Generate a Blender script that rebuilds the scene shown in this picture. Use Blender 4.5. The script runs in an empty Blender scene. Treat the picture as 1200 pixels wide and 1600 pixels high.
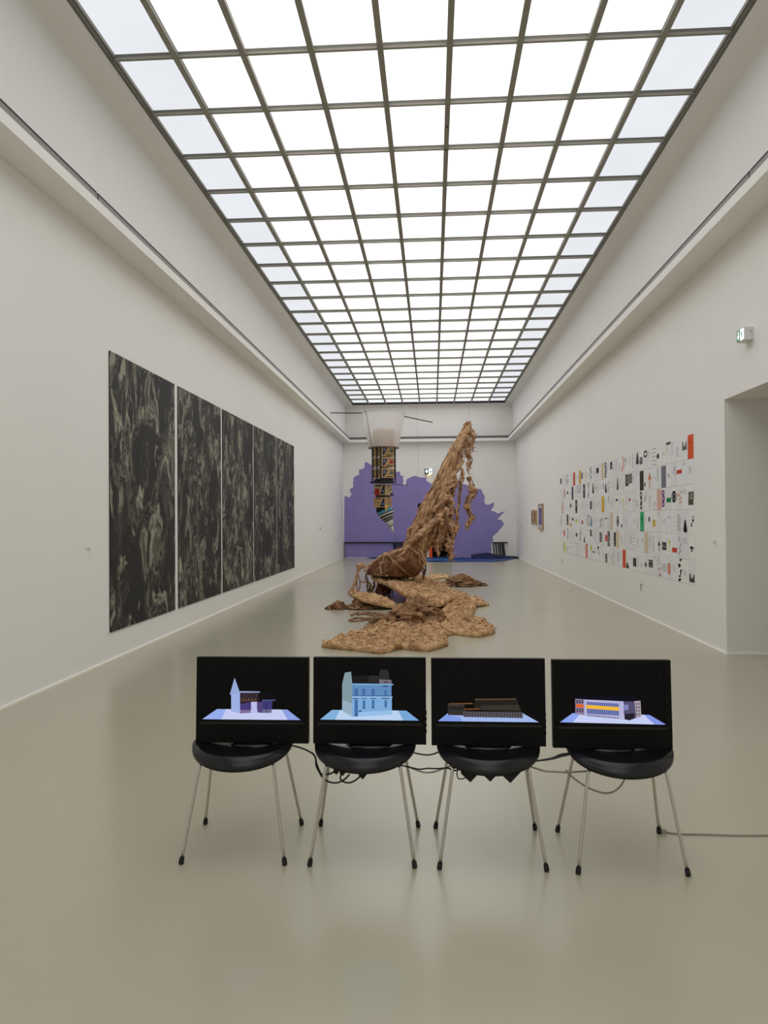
import bpy, bmesh, math, random
from mathutils import Vector, Matrix, noise
from mathutils.geometry import delaunay_2d_cdt
from mathutils.bvhtree import BVHTree

scene = bpy.context.scene
COL = scene.collection
R = math.radians
PI = math.pi

# ------------------------------------------------------------------ camera, world, exposure
F = 1200.0                                   # focal length in pixels of the 1200 x 1600 frame
YAW, PIT, ROLL = 0.0632, 0.0088, -0.0063
CAM = Vector((0, 0, 1.5))
cd = bpy.data.cameras.new('camera')
cd.sensor_fit = 'VERTICAL'
cd.sensor_height = 36
cd.sensor_width = 27
cd.lens = F / 1600 * 36
cd.clip_end = 200
cam = bpy.data.objects.new('camera', cd)
COL.objects.link(cam)
cam.location = CAM
_fw = Vector((-math.sin(YAW) * math.cos(PIT), math.cos(YAW) * math.cos(PIT), math.sin(PIT)))
_r0 = Vector((math.cos(YAW), math.sin(YAW), 0))
_u0 = _r0.cross(_fw)
_rt = _r0 * math.cos(ROLL) + _u0 * math.sin(ROLL)
_up = _u0 * math.cos(ROLL) - _r0 * math.sin(ROLL)
cam.rotation_euler = Matrix((_rt, _up, -_fw)).transposed().to_euler()
scene.camera = cam
world = bpy.data.worlds.new('world')
scene.world = world
world.use_nodes = True
world.node_tree.nodes['Background'].inputs[0].default_value = (0.8, 0.85, 0.9, 1)
world.node_tree.nodes['Background'].inputs[1].default_value = 0.3
PANE_LIGHT = 1.06                            # light given off by the frosted skylight panes
vs = scene.view_settings
vs.view_transform = 'Standard'
vs.look = 'None'
vs.gamma = 1
vs.use_curve_mapping = False
vs.exposure = 0.69
EXPO = 2 ** -vs.exposure                    # screens keep their own brightness

# ------------------------------------------------------------------ maths helpers

def ray(x, y):
    return _fw * F + _rt * (x - 600) - _up * (y - 800)


def at(x, y, Y):
    d = ray(x, y)
    return CAM + d * (Y / d.y)


def atX(x, y, X):
    d = ray(x, y)
    return CAM + d * (X / d.x)


def atZ(x, y, Z):
    d = ray(x, y)
    return CAM + d * ((Z - 1.5) / d.z)


def fbm(p, o=4):
    return noise.fractal(p, 1.0, 2.0, o)


def ridged(p, o=3):
    v = 0
    a = 1
    t = 0
    for i in range(o):
        v += a * (1 - abs(noise.noise(p)) * 2)
        t += a
        p = p * 2.03 + Vector((3.1, 1.7, 5.2))
        a *= 0.5
    return v / t


def smooth(x):
    x = max(0.0, min(1.0, x))
    return x * x * (3 - 2 * x)


def srgb(r, g, b):
    def f(c):
        c /= 255.0
        return c / 12.92 if c <= 0.04045 else ((c + 0.055) / 1.055) ** 2.4
    return (f(r), f(g), f(b), 1)


# ------------------------------------------------------------------ materials
MATS = {}


def mat(name, col, rough=0.5, metal=0.0, spec=0.5, emit=None, es=1.0, noise_amt=0.0, noise_scale=5.0, bump=0.0, bump_scale=40.0, coat=0.0):
    if name in MATS:
        return MATS[name]
    m = bpy.data.materials.new(name)
    m.use_nodes = True
    nt = m.node_tree
    b = nt.nodes['Principled BSDF']
    b.inputs['Base Color'].default_value = col
    b.inputs['Roughness'].default_value = rough
    b.inputs['Metallic'].default_value = metal
    b.inputs['Specular IOR Level'].default_value = spec
    b.inputs['Coat Weight'].default_value = coat
    if emit:
        b.inputs['Emission Color'].default_value = emit
        b.inputs['Emission Strength'].default_value = es
    if noise_amt or bump:
        tc = nt.nodes.new('ShaderNodeTexCoord')
    if noise_amt:
        n = nt.nodes.new('ShaderNodeTexNoise')
        n.inputs['Scale'].default_value = noise_scale
        n.inputs['Detail'].default_value = 5
        nt.links.new(tc.outputs['Object'], n.inputs['Vector'])
        r = nt.nodes.new('ShaderNodeValToRGB')
        r.color_ramp.elements[0].position = 0.3
        r.color_ramp.elements[1].position = 0.7
        r.color_ramp.elements[0].color = tuple(c * (1 - noise_amt) for c in col[:3]) + (1,)
        r.color_ramp.elements[1].color = tuple(min(1, c * (1 + noise_amt)) for c in col[:3]) + (1,)
        nt.links.new(n.outputs['Fac'], r.inputs['Fac'])
        nt.links.new(r.outputs['Color'], b.inputs['Base Color'])
    if bump:
        n2 = nt.nodes.new('ShaderNodeTexNoise')
        n2.inputs['Scale'].default_value = bump_scale
        n2.inputs['Detail'].default_value = 3
        nt.links.new(tc.outputs['Object'], n2.inputs['Vector'])
        bp = nt.nodes.new('ShaderNodeBump')
        bp.inputs['Strength'].default_value = bump
        bp.inputs['Distance'].default_value = 0.01
        nt.links.new(n2.outputs['Fac'], bp.inputs['Height'])
        nt.links.new(bp.outputs['Normal'], b.inputs['Normal'])
    MATS[name] = m
    return m


def emis(name, col, s=1.0):
    if name in MATS:
        return MATS[name]
    m = bpy.data.materials.new(name)
    m.use_nodes = True
    nt = m.node_tree
    nt.nodes.clear()
    o = nt.nodes.new('ShaderNodeOutputMaterial')
    e = nt.nodes.new('ShaderNodeEmission')
    e.inputs[0].default_value = col
    e.inputs[1].default_value = s
    nt.links.new(e.outputs[0], o.inputs[0])
    MATS[name] = m
    return m


M_WALL = mat('wall_paint', (0.90, 0.88, 0.845, 1), 0.9, spec=0.2, noise_amt=0.012, noise_scale=0.7)
M_LEDGE = mat('ledge_paint', (0.90, 0.88, 0.84, 1), 0.8, spec=0.2, noise_amt=0.012, noise_scale=0.9)
M_TRIM = mat('trim_paint', (0.96, 0.94, 0.86, 1), 0.6)
M_BAR = mat('grey_bar_paint', srgb(146, 142, 128), 0.55, noise_amt=0.06, noise_scale=2)
M_BARD = mat('dark_bar_paint', srgb(104, 101, 92), 0.6)
M_RAIL = mat('rail_aluminium', srgb(128, 126, 118), 0.45, metal=0.3)
M_BLACK = mat('matt_black', (0.008, 0.008, 0.008, 1), 0.6)
M_DARKROOM = mat('dark_room_paint', (0.006, 0.006, 0.006, 1), 0.9)
M_CHAIR = mat('black_lacquer', (0.005, 0.005, 0.006, 1), 0.24, spec=0.4, coat=0.0)
M_CHROME = mat('satin_chrome', (0.62, 0.60, 0.55, 1), 0.28, metal=1.0)
M_RUBBER = mat('black_rubber', (0.008, 0.008, 0.008, 1), 0.7)
M_TV = mat('tv_plastic', (0.003, 0.003, 0.003, 1), 0.45, spec=0.15)
M_TVG = mat('tv_gloss', (0.005, 0.005, 0.005, 1), 0.12, spec=0.5)
M_SCREEN = mat('tv_screen', (0.003, 0.003, 0.0035, 1), 0.3, spec=0.15)
M_CORDB = mat('black_cord', (0.006, 0.006, 0.006, 1), 0.5)
M_CORDW = mat('white_cord', srgb(172, 166, 150), 0.5)
M_PURPLE = mat('purple_paint', srgb(150, 138, 196), 0.85, spec=0.2, noise_amt=0.04, noise_scale=2.5)
M_NAVYB = mat('black_paint', srgb(22, 20, 30), 0.8, spec=0.2)
M_ORANGE = mat('orange_paint', srgb(236, 92, 32), 0.6)
M_BLUE = mat('blue_sheet', srgb(22, 58, 122), 0.5, noise_amt=0.35, noise_scale=1.2)
M_BLUEL = mat('pale_blue_sheet', srgb(44, 104, 156), 0.5, noise_amt=0.2, noise_scale=1.5)
M_NAVY = mat('navy_sheet', srgb(18, 30, 72), 0.6, noise_amt=0.2, noise_scale=2)


def fibre(name, dark, mid, light, scale):
    m = bpy.data.materials.new(name)
    m.use_nodes = True
    nt = m.node_tree
    b = nt.nodes['Principled BSDF']
    b.inputs['Roughness'].default_value = 0.92
    b.inputs['Specular IOR Level'].default_value = 0.15
    tc = nt.nodes.new('ShaderNodeTexCoord')
    n = nt.nodes.new('ShaderNodeTexNoise')
    n.inputs['Scale'].default_value = scale
    n.inputs['Detail'].default_value = 8
    n.inputs['Roughness'].default_value = 0.65
    n.inputs['Distortion'].default_value = 0.6
    nt.links.new(tc.outputs['Object'], n.inputs['Vector'])
    r = nt.nodes.new('ShaderNodeValToRGB')
    r.color_ramp.elements[0].position = 0.3
    r.color_ramp.elements[0].color = dark
    r.color_ramp.elements[1].position = 0.72
    r.color_ramp.elements[1].color = light
    e = r.color_ramp.elements.new(0.5)
    e.color = mid
    nt.links.new(n.outputs['Fac'], r.inputs['Fac'])
    nt.links.new(r.outputs['Color'], b.inputs['Base Color'])
    n2 = nt.nodes.new('ShaderNodeTexNoise')
    n2.inputs['Scale'].default_value = 60
    n2.inputs['Detail'].default_value = 4
    nt.links.new(tc.outputs['Object'], n2.inputs['Vector'])
    bp = nt.nodes.new('ShaderNodeBump')
    bp.inputs['Strength'].default_value = 0.6
    bp.inputs['Distance'].default_value = 0.02
    nt.links.new(n2.outputs['Fac'], bp.inputs['Height'])
    nt.links.new(bp.outputs['Normal'], b.inputs['Normal'])
    return m


M_MAT = fibre('straw_fibre', srgb(128, 90, 58), srgb(205, 164, 119), srgb(242, 212, 170), 8)
M_BARK = fibre('bark_fibre', srgb(130, 92, 66), srgb(200, 158, 122), srgb(238, 204, 168), 10)
M_WISP = fibre('pale_wisp_fibre', srgb(150, 112, 76), srgb(212, 173, 130), srgb(244, 216, 176), 9)
M_ROCK = fibre('brown_wrap', srgb(76, 50, 34), srgb(124, 86, 60), srgb(178, 136, 102), 7)
M_HEAP = fibre('brown_fibre', srgb(88, 62, 44), srgb(146, 110, 80), srgb(198, 160, 122), 9)


def floor_mat():
    m = bpy.data.materials.new('poured_floor')
    m.use_nodes = True
    nt = m.node_tree
    b = nt.nodes['Principled BSDF']
    b.inputs['Roughness'].default_value = 0.23
    b.inputs['Specular IOR Level'].default_value = 0.5
    tc = nt.nodes.new('ShaderNodeTexCoord')
    n = nt.nodes.new('ShaderNodeTexNoise')
    n.inputs['Scale'].default_value = 0.6
    n.inputs['Detail'].default_value = 6
    nt.links.new(tc.outputs['Object'], n.inputs['Vector'])
    r = nt.nodes.new('ShaderNodeValToRGB')
    r.color_ramp.elements[0].position = 0.3
    r.color_ramp.elements[0].color = (0.432, 0.404, 0.300, 1)
    r.color_ramp.elements[1].position = 0.7
    r.color_ramp.elements[1].color = (0.462, 0.432, 0.324, 1)
    nt.links.new(n.outputs['Fac'], r.inputs['Fac'])
    nt.links.new(r.outputs['Color'], b.inputs['Base Color'])
    n2 = nt.nodes.new('ShaderNodeTexNoise')
    n2.inputs['Scale'].default_value = 2.2
    n2.inputs['Detail'].default_value = 0
    nt.links.new(tc.outputs['Object'], n2.inputs['Vector'])
    bp = nt.nodes.new('ShaderNodeBump')
    bp.inputs['Strength'].default_value = 0.1
    bp.inputs['Distance'].default_value = 0.01
    nt.links.new(n2.outputs['Fac'], bp.inputs['Height'])
    nt.links.new(bp.outputs['Normal'], b.inputs['Normal'])
    return m


M_FLOOR = floor_mat()


def painting_mat(i):
    """dark canvas with pale, warped, smoke-like figures"""
    m = bpy.data.materials.new('smoke_painting')
    m.use_nodes = True
    nt = m.node_tree
    L = nt.links.new
    b = nt.nodes['Principled BSDF']
    b.inputs['Roughness'].default_value = 0.6
    b.inputs['Specular IOR Level'].default_value = 0.3
    tc = nt.nodes.new('ShaderNodeTexCoord')
    mp = nt.nodes.new('ShaderNodeMapping')
    mp.inputs['Location'].default_value = (i * 7.3, i * 3.1, i * 5.7)
    mp.inputs['Scale'].default_value = (1, 1.1, 0.7)
    L(tc.outputs['Object'], mp.inputs['Vector'])
    wn = nt.nodes.new('ShaderNodeTexNoise')
    wn.inputs['Scale'].default_value = 1.5
    wn.inputs['Detail'].default_value = 2.5
    L(mp.outputs['Vector'], wn.inputs['Vector'])
    vm = nt.nodes.new('ShaderNodeVectorMath')
    vm.operation = 'MULTIPLY_ADD'
    vm.inputs[1].default_value = (1.3, 1.3, 1.3)
    L(wn.outputs['Color'], vm.inputs[0])
    L(mp.outputs['Vector'], vm.inputs[2])

    def nz(scale, detail, dist, rough=0.55):
        n = nt.nodes.new('ShaderNodeTexNoise')
        n.inputs['Scale'].default_value = scale
        n.inputs['Detail'].default_value = detail
        n.inputs['Distortion'].default_value = dist
        n.inputs['Roughness'].default_value = rough
        L(vm.outputs[0], n.inputs['Vector'])
        return n

    def ramp(src, pts):
        r = nt.nodes.new('ShaderNodeValToRGB')
        els = r.color_ramp.elements
        els[0].position, els[0].color = pts[0][0], (pts[0][1],) * 3 + (1,)
        els[1].position, els[1].color = pts[-1][0], (pts[-1][1],) * 3 + (1,)
        for p, c in pts[1:-1]:
            e = els.new(p)
            e.color = (c, c, c, 1)
        L(src, r.inputs['Fac'])
        return r

    def mul(a, c):
        x = nt.nodes.new('ShaderNodeMath')
        x.operation = 'MULTIPLY'
        L(a, x.inputs[0])
        if isinstance(c, float):
            x.inputs[1].default_value = c
        else:
            L(c, x.inputs[1])
        return x

    def add(a, c):
        x = nt.nodes.new('ShaderNodeMath')
        x.operation = 'ADD'
        x.use_clamp = True
        L(a, x.inputs[0])
        L(c, x.inputs[1])
        return x
    n1 = nz(2.0 + 0.2 * i, 1.5, 0.6)
    lines = ramp(n1.outputs['Fac'], [(0.46, 0), (0.49, 1), (0.515, 0.55), (0.56, 0)])
    n1b = nz(4.6 + 0.8 * i, 2.5, 0.9)
    lines2 = ramp(n1b.outputs['Fac'], [(0.455, 0), (0.495, 1), (0.54, 0)])
    n2 = nz(2.4 + 0.2 * i, 2, 0.8)
    patch = ramp(n2.outputs['Fac'], [(0.585, 0), (0.61, 1.0), (0.66, 0.75), (0.74, 0.2)])
    n3 = nz(1.2, 2, 0.3)
    mask = ramp(n3.outputs['Fac'], [(0.42, 0.0), (0.58, 1)])
    n4 = nz(9, 6, 0.8)
    grain = ramp(n4.outputs['Fac'], [(0.35, 0.3), (0.65, 1)])
    tot = add(mul(lines.outputs['Color'], 0.7).outputs[0], mul(lines2.outputs['Color'], 0.6).outputs[0])
    tot = mul(tot.outputs[0], mask.outputs['Color'])
    tot = add(tot.outputs[0], mul(patch.outputs['Color'], 0.8).outputs[0])
    tot = mul(tot.outputs[0], grain.outputs['Color'])
    n5 = nz(1.7, 4, 0.5)
    base = nt.nodes.new('ShaderNodeMixRGB')
    base.inputs[1].default_value = srgb(20, 20, 20)
    base.inputs[2].default_value = srgb(54, 52, 48)
    L(n5.outputs['Fac'], base.inputs[0])
    mx = nt.nodes.new('ShaderNodeMixRGB')
    mx.inputs[2].default_value = srgb(176, 172, 152)
    L(tot.outputs[0], mx.inputs[0])
    L(base.outputs[0], mx.inputs[1])
    L(mx.outputs[0], b.inputs['Base Color'])
    return m


# ------------------------------------------------------------------ mesh builder
class MB:
    def __init__(s):
        s.v = []
        s.f = []
        s.mi = []
        s.mats = []

    def m(s, material):
        if material not in s.mats:
            s.mats.append(material)
        return s.mats.index(material)

    def raw(s, verts, faces, material):
        o = len(s.v)
        k = s.m(material)
        s.v += [Vector(p) for p in verts]
        for f in faces:
            s.f.append(tuple(i + o for i in f))
            s.mi.append(k)
        return s

    def box(s, a, b, material, M=None):
        x0, y0, z0 = a
        x1, y1, z1 = b
        vs_ = [(x0, y0, z0), (x1, y0, z0), (x1, y1, z0), (x0, y1, z0), (x0, y0, z1), (x1, y0, z1), (x1, y1, z1), (x0, y1, z1)]
        vs_ = [Vector(p) for p in vs_]
        if M:
            vs_ = [M @ p for p in vs_]
        return s.raw(vs_, [(0, 3, 2, 1), (4, 5, 6, 7), (0, 1, 5, 4), (1, 2, 6, 5), (2, 3, 7, 6), (3, 0, 4, 7)], material)

    def tube(s, pts, rad, material, n=8, cap=True, jit=0.0, seed=0):
        pts = [Vector(p) for p in pts]
        k = len(pts)
        rs = rad if isinstance(rad, (list, tuple)) else [rad] * k
        vs_ = []
        fs = []
        up = None
        for i in range(k):
            t = (pts[min(i + 1, k - 1)] - pts[max(i - 1, 0)])
            if t.length < 1e-9:
                t = Vector((0, 0, 1))
            t.normalize()
            if up is None:
                up = t.orthogonal().normalized()
            else:
                up = (up - t * up.dot(t))
                up = up.normalized() if up.length > 1e-6 else t.orthogonal().normalized()
            w = t.cross(up)
            for j in range(n):
                a = 2 * PI * j / n
                r = rs[i]
                if jit:
                    q = pts[i] * 14 + (up * math.cos(a) + w * math.sin(a)) * 1.3 + Vector((seed, 0, 0))
                    r *= 1 + jit * noise.noise(q) * 1.8
                vs_.append(pts[i] + (up * math.cos(a) + w * math.sin(a)) * r)
        for i in range(k - 1):
            for j in range(n):
                j2 = (j + 1) % n
                fs.append((i * n + j, i * n + j2, (i + 1) * n + j2, (i + 1) * n + j))
        if cap:
            fs.append(tuple(range(n - 1, -1, -1)))
            fs.append(tuple((k - 1) * n + j for j in range(n)))
        return s.raw(vs_, fs, material)

    def lathe(s, prof, material, n=24, M=None, a0=0, a1=2 * PI, cap=True):
        """prof: list of (r, z); open or closed sweep about z"""
        full = abs(a1 - a0 - 2 * PI) < 1e-6
        cnt = n if full else n + 1
        vs_ = []
        fs = []
        for r, z in prof:
            for j in range(cnt):
                a = a0 + (a1 - a0) * j / n
                vs_.append(Vector((r * math.cos(a), r * math.sin(a), z)))
        for i in range(len(prof) - 1):
            for j in range(n):
                j2 = (j + 1) % cnt if full else j + 1
                fs.append((i * cnt + j, i * cnt + j2, (i + 1) * cnt + j2, (i + 1) * cnt + j))
        if cap and full:
            fs.append(tuple(range(cnt - 1, -1, -1)))
            fs.append(tuple((len(prof) - 1) * cnt + j for j in range(cnt)))
        if M:
            vs_ = [M @ p for p in vs_]
        return s.raw(vs_, fs, material)

    def prism(s, poly, d, material):
        """poly: 3-D points of a planar outline; d: extrusion vector"""
        n = len(poly)
        p = [Vector(q) for q in poly]
        d = Vector(d)
        vs_ = p + [q + d for q in p]
        fs = [tuple(range(n)), tuple(range(2 * n - 1, n - 1, -1))]
        for i in range(n):
            j = (i + 1) % n
            fs.append((i, i + n, j + n, j))
        return s.raw(vs_, fs, material)

    def build(s, name, parent=None, smooth_=False, loc=None, fix=False):
        me = bpy.data.meshes.new(name)
        off = Vector((0, 0, 0))
        if parent is not None and parent.get('_abs'):
            off = Vector(parent['_abs'])
        if loc is not None:
            off = Vector(loc)
        me.from_pydata([tuple(p - off) for p in s.v], [], s.f)
        for m_ in s.mats:
            me.materials.append(m_)
        me.polygons.foreach_set('material_index', s.mi)
        if smooth_:
            me.polygons.foreach_set('use_smooth', [True] * len(me.polygons))
        if fix:
            bm = bmesh.new()
            bm.from_mesh(me)
            bmesh.ops.recalc_face_normals(bm, faces=bm.faces)
            bm.to_mesh(me)
            bm.free()
        me.update()
        o = bpy.data.objects.new(name, me)
        COL.objects.link(o)
        if parent is not None:
            o.parent = parent
        elif loc is not None:
            o.location = loc
        return o


def tag(o, label, cat, group=None):
    o['label'] = label
    o['category'] = cat
    if group:
        o['group'] = group
    return o


def struct(o):
    o['kind'] = 'structure'
    return o


def thing(name, label, cat, loc, group=None, absolute=True):
    e = bpy.data.objects.new(name, None)
    e.empty_display_size = 0.1
    COL.objects.link(e)
    e.location = loc
    if absolute:
        e['_abs'] = list(loc)
    tag(e, label, cat, group)
    return e


# ------------------------------------------------------------------ the room
XL, XR, YB, YF = -3.441, 3.18, 29.5, -4.05
UXL, UXR, UYB = -3.37, 3.09, 29.85            # the clerestory walls above the ledge
SX0, SX1, SY0, SY1 = -3.094, 2.822, -3.977, 29.62   # skylight opening
ZC = 5.941
DY0, DY1, DZ = 5.0, 8.575, 2.775                # opening in the right wall
LZ0, LZ1 = 4.428, 4.528
LXL, LXR, LYB = -3.134, 2.847, 29.2

fl = struct(MB().box((-4.2, -4.3, -0.2), (7.2, 33, 0), M_FLOOR).build('floor'))

w = MB()
w.box((XL - 0.3, YF - 0.3, 0), (XL, YB + 0.5, LZ1), M_WALL)
struct(w.build('wall_left'))
w = MB()
TH = 1.3
w.box((XR, DY1, 0), (XR + TH, YB + 0.5, LZ1), M_WALL)
w.box((XR, DY0, DZ), (XR + TH, DY1, LZ1), M_WALL)
w.box((XR, YF - 0.3, 0), (XR + TH, DY0, LZ1), M_WALL)
struct(w.build('wall_right'))
w = MB()
w.box((XR + TH + 1.6, DY0 - 3, 0), (XR + TH + 1.8, DY1 + 3, 3.4), M_WALL)
w.box((XR + TH, DY1 + 2.8, 0), (XR + TH + 1.6, DY1 + 3, 3.4), M_WALL)
w.box((XR + TH, DY0 - 3, 0), (XR + TH + 1.6, DY0 - 2.8, 3.4), M_WALL)
struct(w.build('wall_passage'))
struct(MB().box((XR + TH, DY0 - 3, 3.4), (XR + TH + 1.8, DY1 + 3, 3.6), M_WALL).build('ceiling_passage'))

# back wall with the black doorway
d0 = at(675.5, 872, YB).x
d1 = at(707, 872, YB).x
DTOP = 2.08
w = MB()
w.box((XL, YB, 0), (d0, YB + 0.3, LZ1), M_WALL)
w.box((d1, YB, 0), (XR, YB + 0.3, LZ1), M_WALL)
w.box((d0, YB, DTOP), (d1, YB + 0.3, LZ1), M_WALL)
struct(w.build('wall_back'))
w = MB()
w.box((d0 - 0.6, YB + 2.3, 0), (d1 + 0.6, YB + 2.4, 2.6), M_DARKROOM)
w.box((d0 - 0.7, YB + 0.3, 0), (d0 - 0.6, YB + 2.4, 2.6), M_DARKROOM)
w.box((d1 + 0.6, YB + 0.3, 0), (d1 + 0.7, YB + 2.4, 2.6), M_DARKROOM)
w.box((d0 - 0.7, YB + 0.3, 2.6), (d1 + 0.7, YB + 2.4, 2.7), M_DARKROOM)
w.box((d0 - 0.6, YB + 0.3, 0.0), (d1 + 0.6, YB + 2.4, 0.004), M_DARKROOM)
w.box((d0 - 0.7, YB + 0.301, DTOP), (d1 + 0.7, YB + 0.32, 2.7), M_DARKROOM)
w.box((d0 - 0.7, YB + 0.301, 0), (d0, YB + 0.32, 2.7), M_DARKROOM)
w.box((d1, YB + 0.301, 0), (d1 + 0.7, YB + 0.32, 2.7), M_DARKROOM)
struct(w.build('wall_dark_room'))
struct(MB().box((XL - 0.3, YF - 0.3, 0), (XR + 1.3, YF, 6.4), M_WALL).build('wall_front'))


def cove(name, wall_pt, sky_pt, axis, s0, s1, outward):
    """upper wall, rounded into a soffit that runs to the skylight; profile swept along an axis"""
    rad = 0.10
    sgn = 1 if sky_pt > wall_pt else -1
    prof = [(wall_pt, LZ1 - 0.02)]
    for i in range(9):
        a = PI / 2 * i / 8
        prof.append((wall_pt + sgn * rad * (1 - math.cos(a)), ZC - rad + rad * math.sin(a)))
    prof.append((sky_pt, ZC))
    prof.append((sky_pt, ZC - 0.012))
    prof.append((sky_pt + sgn * 0.012, ZC - 0.012))
    prof.append((sky_pt + sgn * 0.012, ZC + 0.02))
    prof.append((sky_pt, ZC + 0.25))
    prof.append((wall_pt - sgn * 0.25, ZC + 0.25))
    prof.append((wall_pt - sgn * 0.25, LZ1 - 0.02))
    b = MB()
    n = len(prof)
    vs_ = []
    for s_ in (s0, s1):
        for p, z in prof:
            vs_.append((p, s_, z) if axis == 'y' else (s_, p, z))
    fs = [(i, (i + 1) % n, (i + 1) % n + n, i + n) for i in range(n)]
    fs.append(tuple(range(n)))
    fs.append(tuple(range(n, 2 * n)))
    b.raw(vs_, fs, M_WALL)
    return struct(b.build(name, fix=True))


cove('wall_upper_left', UXL, SX0, 'y', YF - 0.2, UYB + 0.2, -1)
cove('wall_upper_right', UXR, SX1, 'y', YF - 0.2, UYB + 0.2, 1)
cove('wall_upper_back', UYB, SY1 + 0.05, 'x', UXL - 0.2, UXR + 0.2, 1)
struct(MB().box((-4, YF - 0.3, ZC + 0.25), (XR + 1.3, UYB + 0.3, ZC + 0.45), M_WALL).build('ceiling'))

# ledges round the room, under the light rails
struct(MB().box((XL, YF, LZ0), (LXL, UYB, LZ1), M_LEDGE).build('trim_1'))
struct(MB().box((LXR, YF, LZ0), (XR + 0.1, UYB, LZ1), M_LEDGE).build('trim_2'))
struct(MB().box((LXL, LYB, LZ0), (LXR, UYB, LZ1), M_LEDGE).build('trim_3'))

# thin pale strips where the walls meet the floor
struct(MB().box((XL, YF, 0), (XL + 0.014, YB, 0.02), M_TRIM).build('baseboard_left'))
w = MB()
w.box((XR - 0.014, DY1, 0), (XR, YB, 0.02), M_TRIM)
w.box((XR, DY1 - 0.014, 0), (XR + TH, DY1, 0.02), M_TRIM)
w.box((XR - 0.008, YF, 0), (XR, DY0, 0.016), M_TRIM)
struct(w.build('baseboard_right'))

# ------------------------------------------------------------------ light rails on the ledges


def light_rail(label, kind, p0, p1, inx):
    """p0..p1 along the ledge; inx = unit vector into the room"""
    r = thing('light_rail', label, 'light rail', ((p0[0] + p1[0]) / 2, (p0[1] + p1[1]) / 2, LZ1))
    L = (Vector((p1[0], p1[1], 0)) - Vector((p0[0], p0[1], 0)))
    n = max(1, int(L.length / 3.4))
    ix = Vector((inx[0], inx[1], 0))
    body = MB()

    def bar(b, a0, a1, i0, i1, z0, z1, m_):
        a = Vector((p0[0], p0[1], 0)) + L * a0 + ix * i0
        c = Vector((p0[0], p0[1], 0)) + L * a1 + ix * i1
        b.box((min(a.x, c.x), min(a.y, c.y), z0), (max(a.x, c.x), max(a.y, c.y), z1), m_)
    for k in range(n):
        e = 0.0004
        b = MB()
        bar(b, k / n + e, (k + 1) / n - e, -0.045, -0.010, LZ1, LZ1 + 0.055, M_RAIL)
        bar(b, k / n + e, (k + 1) / n - e, -0.045, -0.016, LZ1 + 0.055, LZ1 + 0.082, M_BLACK)
        b.build('rail_segment', r)
    bar(body, 0, 1, -0.060, -0.045, LZ1, LZ1 + 0.090, M_RAIL)
    body.build('rail_back', r)
    return r


light_rail('long grey light rail on the ledge above the dark paintings', 'l', (LXL, YF + 0.05), (LXL, LYB - 0.0), (1, 0))
light_rail('long grey light rail on the ledge above the sheets of paper', 'r', (LXR, YF + 0.05), (LXR, LYB - 0.0), (-1, 0))
light_rail('short grey light rail on the back wall ledge above the purple mural', 'b', (LXL - 0.03, LYB), (LXR + 0.03, LYB), (0, -1))

# ------------------------------------------------------------------ skylight
sky = bpy.data.objects.new('window_1', None)
COL.objects.link(sky)
sky.location = ((SX0 + SX1) / 2, 12, ZC)
sky['_abs'] = list(sky.location)
struct(sky)
sky['label'] = 'long ceiling skylight of frosted white panes in grey bars'
NC = 9
PW = (SX1 - SX0) / NC
NR = 33
RPY = (SY1 - SY0) / NR
PM = []
for i in range(3):
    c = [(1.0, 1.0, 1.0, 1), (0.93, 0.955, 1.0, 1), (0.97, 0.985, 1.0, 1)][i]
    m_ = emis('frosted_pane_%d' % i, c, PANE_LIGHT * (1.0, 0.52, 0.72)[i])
    nt = m_.node_tree
    e_ = nt.nodes['Emission']
    tc = nt.nodes.new('ShaderNodeTexCoord')
    nz = nt.nodes.new('ShaderNodeTexNoise')
    nz.inputs['Scale'].default_value = 1.1
    oi = nt.nodes.new('ShaderNodeObjectInfo')
    va = nt.nodes.new('ShaderNodeVectorMath')
    nt.links.new(tc.outputs['Object'], va.inputs[0])
    nt.links.new(oi.outputs['Location'], va.inputs[1])
    nt.links.new(va.outputs[0], nz.inputs['Vector'])
    mr = nt.nodes.new('ShaderNodeMapRange')
    s_ = e_.inputs[1].default_value
    mr.inputs['To Min'].default_value = s_ * 0.93
    mr.inputs['To Max'].default_value = s_ * 1.05
    nt.links.new(nz.outputs['Fac'], mr.inputs['Value'])
    nt.links.new(mr.outputs['Result'], e_.inputs[1])
    PM.append(m_)
pane_me = []
for i in range(3):
    me = bpy.data.meshes.new('pane')
    hx, hy = PW / 2 - 0.012, RPY / 2 - 0.015
    me.from_pydata([(-hx, -hy, 0), (hx, -hy, 0), (hx, hy, 0), (-hx, hy, 0)], [], [(0, 3, 2, 1)])
    me.materials.append(PM[i])
    pane_me.append(me)
for r_ in range(NR):
    for c_ in range(NC):
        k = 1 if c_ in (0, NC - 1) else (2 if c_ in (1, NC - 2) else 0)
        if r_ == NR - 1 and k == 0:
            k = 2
        o = bpy.data.objects.new('pane', pane_me[k])
        COL.objects.link(o)
        o.parent = sky
        o.location = Vector((SX0 + PW * (c_ + 0.5), SY0 + (r_ + 0.5) * RPY, ZC + 0.062)) - sky.location
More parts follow.
